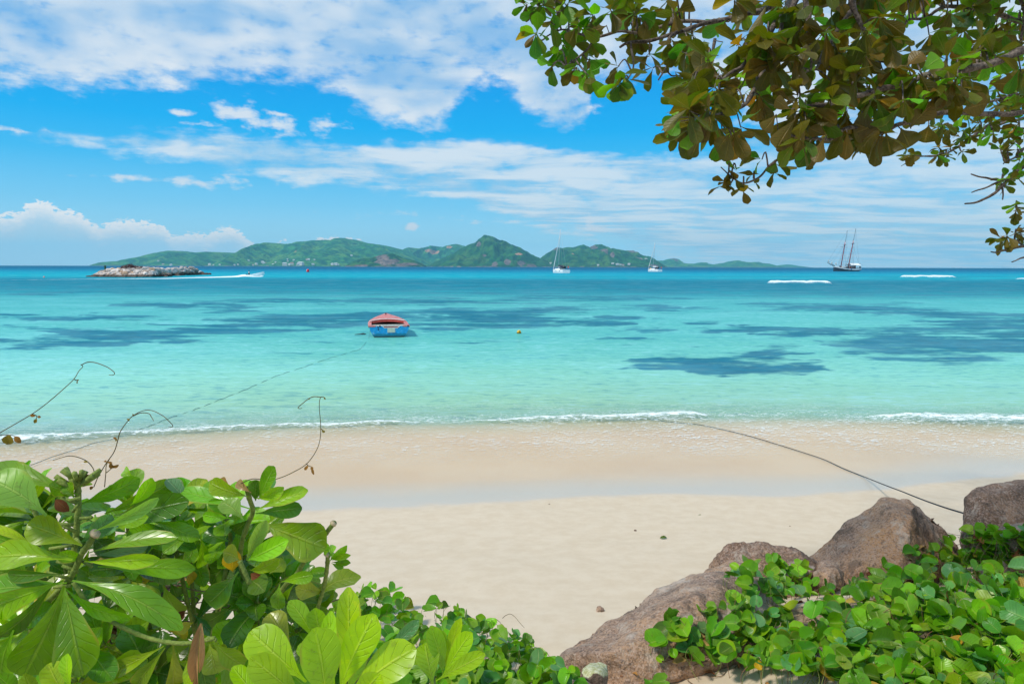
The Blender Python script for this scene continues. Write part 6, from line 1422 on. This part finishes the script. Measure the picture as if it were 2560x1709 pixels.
    # a few traced, large leaves that give the lower edge its outline
    T7 = (3.1359, 1280, 0); T6 = (3.670, 1600, 0); T8 = (2.2406, 1920, 0)
    for crop, SS in ((T7, [(980, 30, 790, 200, 150, 'g'), (930, 60, 890, 180, 70, 'G'), (1000, 120, 1120, 180, 130, 'g'), (1670, 160, 1500, 300, 90, 'g'), (1650, 330, 1520, 490, 60, 'G'), (580, 570, 565, 715, 75, 'G'), (850, 680, 870, 795, 95, 'G'), (810, 680, 770, 790, 80, 'G'), (320, 90, 350, 230, 90, 'g'), (200, 90, 60, 140, 60, 'g'), (380, 90, 410, 200, 60, 'G'), (500, 230, 440, 340, 110, 'b'), (740, 200, 590, 250, 110, 'b'), (1550, 900, 1370, 860, 120, 'b'), (1550, 900, 1430, 1110, 130, 'b'), (1460, 1090, 1410, 1240, 80, 'b'), (1300, 900, 1180, 980, 80, 'g'), (1320, 950, 1240, 1060, 110, 'g'), (1300, 920, 1260, 860, 70, 'G'), (1560, 930, 1480, 1120, 100, 'b'), (1740, 1030, 1830, 1240, 110, 'b'), (1720, 1050, 1600, 1180, 120, 'b'), (1720, 1060, 1660, 1265, 110, 'b'), (1740, 1040, 1900, 1070, 60, 'b'), (1560, 880, 1440, 740, 130, 'b'), (1480, 640, 1480, 380, 140, 'b'), (1700, 860, 1640, 720, 130, 'b')]),
                     (T6, [(1180, 25, 1010, 330, 90, 'b'), (1130, 20, 890, 40, 130, 'b'), (1110, 440, 1180, 590, 90, 'g'), (1400, 620, 1310, 410, 80, 'r'), (1460, 700, 1520, 410, 80, 'r'), (1400, 940, 1190, 800, 70, 'r'), (1390, 1000, 1240, 920, 110, 'r'), (2240, 1130, 1960, 1230, 190, 'b'), (2240, 1130, 2010, 1390, 170, 'b'), (2230, 1240, 2150, 1530, 110, 'd'), (1900, 1210, 1880, 1460, 110, 'r'), (1860, 1210, 1750, 1440, 110, 'b'), (1700, 1260, 1600, 1490, 120, 'r'), (1560, 1300, 1430, 1470, 60, 'g'), (1710, 1250, 1560, 1170, 110, 'r'), (1560, 1500, 1560, 1560, 70, 'd'), (1420, 1080, 1260, 1370, 170, 'b'), (1520, 1100, 1440, 1400, 90, 'r'), (1250, 1050, 1130, 1200, 120, 'b')]),
                     (T8, [(650, 740, 480, 690, 130, 'b'), (660, 750, 690, 870, 140, 'b'), (800, 720, 920, 580, 130, 'b'), (740, 720, 800, 820, 150, 'b'), (880, 590, 640, 560, 130, 'r'), (850, 400, 970, 330, 100, 'G'), (960, 530, 1030, 460, 110, 'G'), (780, 370, 860, 290, 90, 'r'), (1150, 60, 1060, 150, 120, 'c'), (730, 330, 650, 290, 60, 'c'), (700, 140, 620, 290, 50, 'c'), (1080, 620, 1230, 580, 120, 'r'), (1240, 470, 1400, 480, 110, 'r'), (900, 700, 880, 800, 110, 'b')])):
        for x0, y0, x1, y1, w, t in SS:
            px, py = crop[1] + x0 / crop[0], crop[2] + y0 / crop[0]; i = int(np.argmin((ax - px) ** 2 + (ay - py) ** 2)); Y = min(allp[i][0].y, 3.2) - rr.uniform(.06, .2)
            col = {'g': (.09, .25, .010), 'G': (.18, .40, .010), 'b': (.09, .085, .008), 'r': (.14, .08, .012), 'd': (.03, .06, .02), 'c': (.07, .15, .08)}[t]
            b2 = leaves; n0 = len(b2.v)
            sx, ox, oy = crop; P0 = pt(px, py, Y); P1 = pt(ox + x1 / sx, oy + y1 / sx, Y + rr.uniform(-.03, .03)); TT = (P1 - P0).normalized(); V = (OR - P0).normalized(); N = V - TT * V.dot(TT); N.normalize()
            N = Matrix.Rotation(R(rr.uniform(-25, 25)), 3, TT) @ N
            if t in 'brd': N = -N
            leaf(b2, P0, P1, N, w / sx / FPX * Y * 1.1, col, bend=rr.uniform(.0, .08), fold=.15, seg=12, cs=3, ripple=.05, ph=x0 * .01)
            if (P0 - allp[i][0]).length < .8: tw.tube([allp[i][0], P0], .002, 4)
    leaves.v = [tuple(Vector(v) - O) for v in leaves.v]; leaves.build('crown', M_tree, root)
    tw.v = [tuple(Vector(v) - O) for v in tw.v]; t = tw.build('twigs', M_bark, root)
build_tree()

# ------------------------------------------------------------------ small things on the sand
def sand_bits():
    rr = random.Random(9)
    for x, y, w, label in [(1606, 1186, 9, 'green fallen leaf on the dry sand just below the wet line'), (1522, 1237, 14, 'larger green fallen leaf on the sand left of the peaked rock')]:
        c = gnd(x * K, y * K); b = MB(); s = w / FPX * c.y * K * 1.3
        leaf(b, (-s / 2, 0, .012), (s / 2, .02, .012), Vector((0, -.5, 1)), s * .5, (.10, .16, .02), shape='ellip', fold=.4); o = b.build('fallen_leaf', M_nau); o.location = c; tag(o, label, 'leaf')
    for x, y, s, label in [(1377, 1402, .035, 'small grey green stone alone on the sand left of the slab rock'), (1260, 1157, .014, 'tiny brown seaweed scrap on the dry wet line in the middle'), (1803, 1150, .016, 'tiny brown seaweed scrap near the wet line left of the peaked rock'), (1457, 1217, .018, 'tiny pale shell bit on the sand left of the larger fallen leaf'), (1812, 1207, .014, 'small dark pebble on the sand above the grey lumpy rock')]:
        c = gnd(x * K, y * K); pts = [c + Vector((rr.gauss(0, 1), rr.gauss(0, .8), rr.gauss(.3, .5))).normalized() * s * rr.uniform(.7, 1.2) for _ in range(12)]
        m = M_gran if s > .03 else M_twig
        rock('pebble' if s > .03 or 'pebble' in label else 'beach_scrap', pts, m, label, s * .35, s * .1, 3, 1, 'stone' if s > .03 else 'debris')
    d = MB()
    for i in range(38):
        x = rr.uniform(1400, 1960); y = rr.uniform(1530, 1600) if rr.random() < .8 else rr.uniform(1500, 1530)
        if x < 1480 and y < 1530: continue
        Y = hitY(x * K, y * K); c = pt(x * K, y * K, Y) + Vector((0, 0, .01)); a = rr.uniform(0, 6.28); s = rr.uniform(.015, .05)
        if rr.random() < .5: leaf(d, c, c + Vector((math.cos(a), math.sin(a), .1)) * s, Vector((rr.gauss(0, .4), -.3, 1)), s * .5, rr.choice([(.40, .20, .06), (.26, .10, .04), (.45, .30, .10)]), shape='ellip', fold=.6, seg=6, ripple=.2, ph=i)
        else: d.tube(smooth_line([c, c + Vector((math.cos(a), math.sin(a), .1)) * s, c + Vector((math.cos(a + .5), math.sin(a + .5), 0)) * s * 2], 3), .0016, 4, (.18, .11, .07))
    o = d.build('sand_litter', M_dry); tag(o, 'dry leaf crumbs and twigs on the sand along the bottom edge', kind='stuff')
sand_bits()
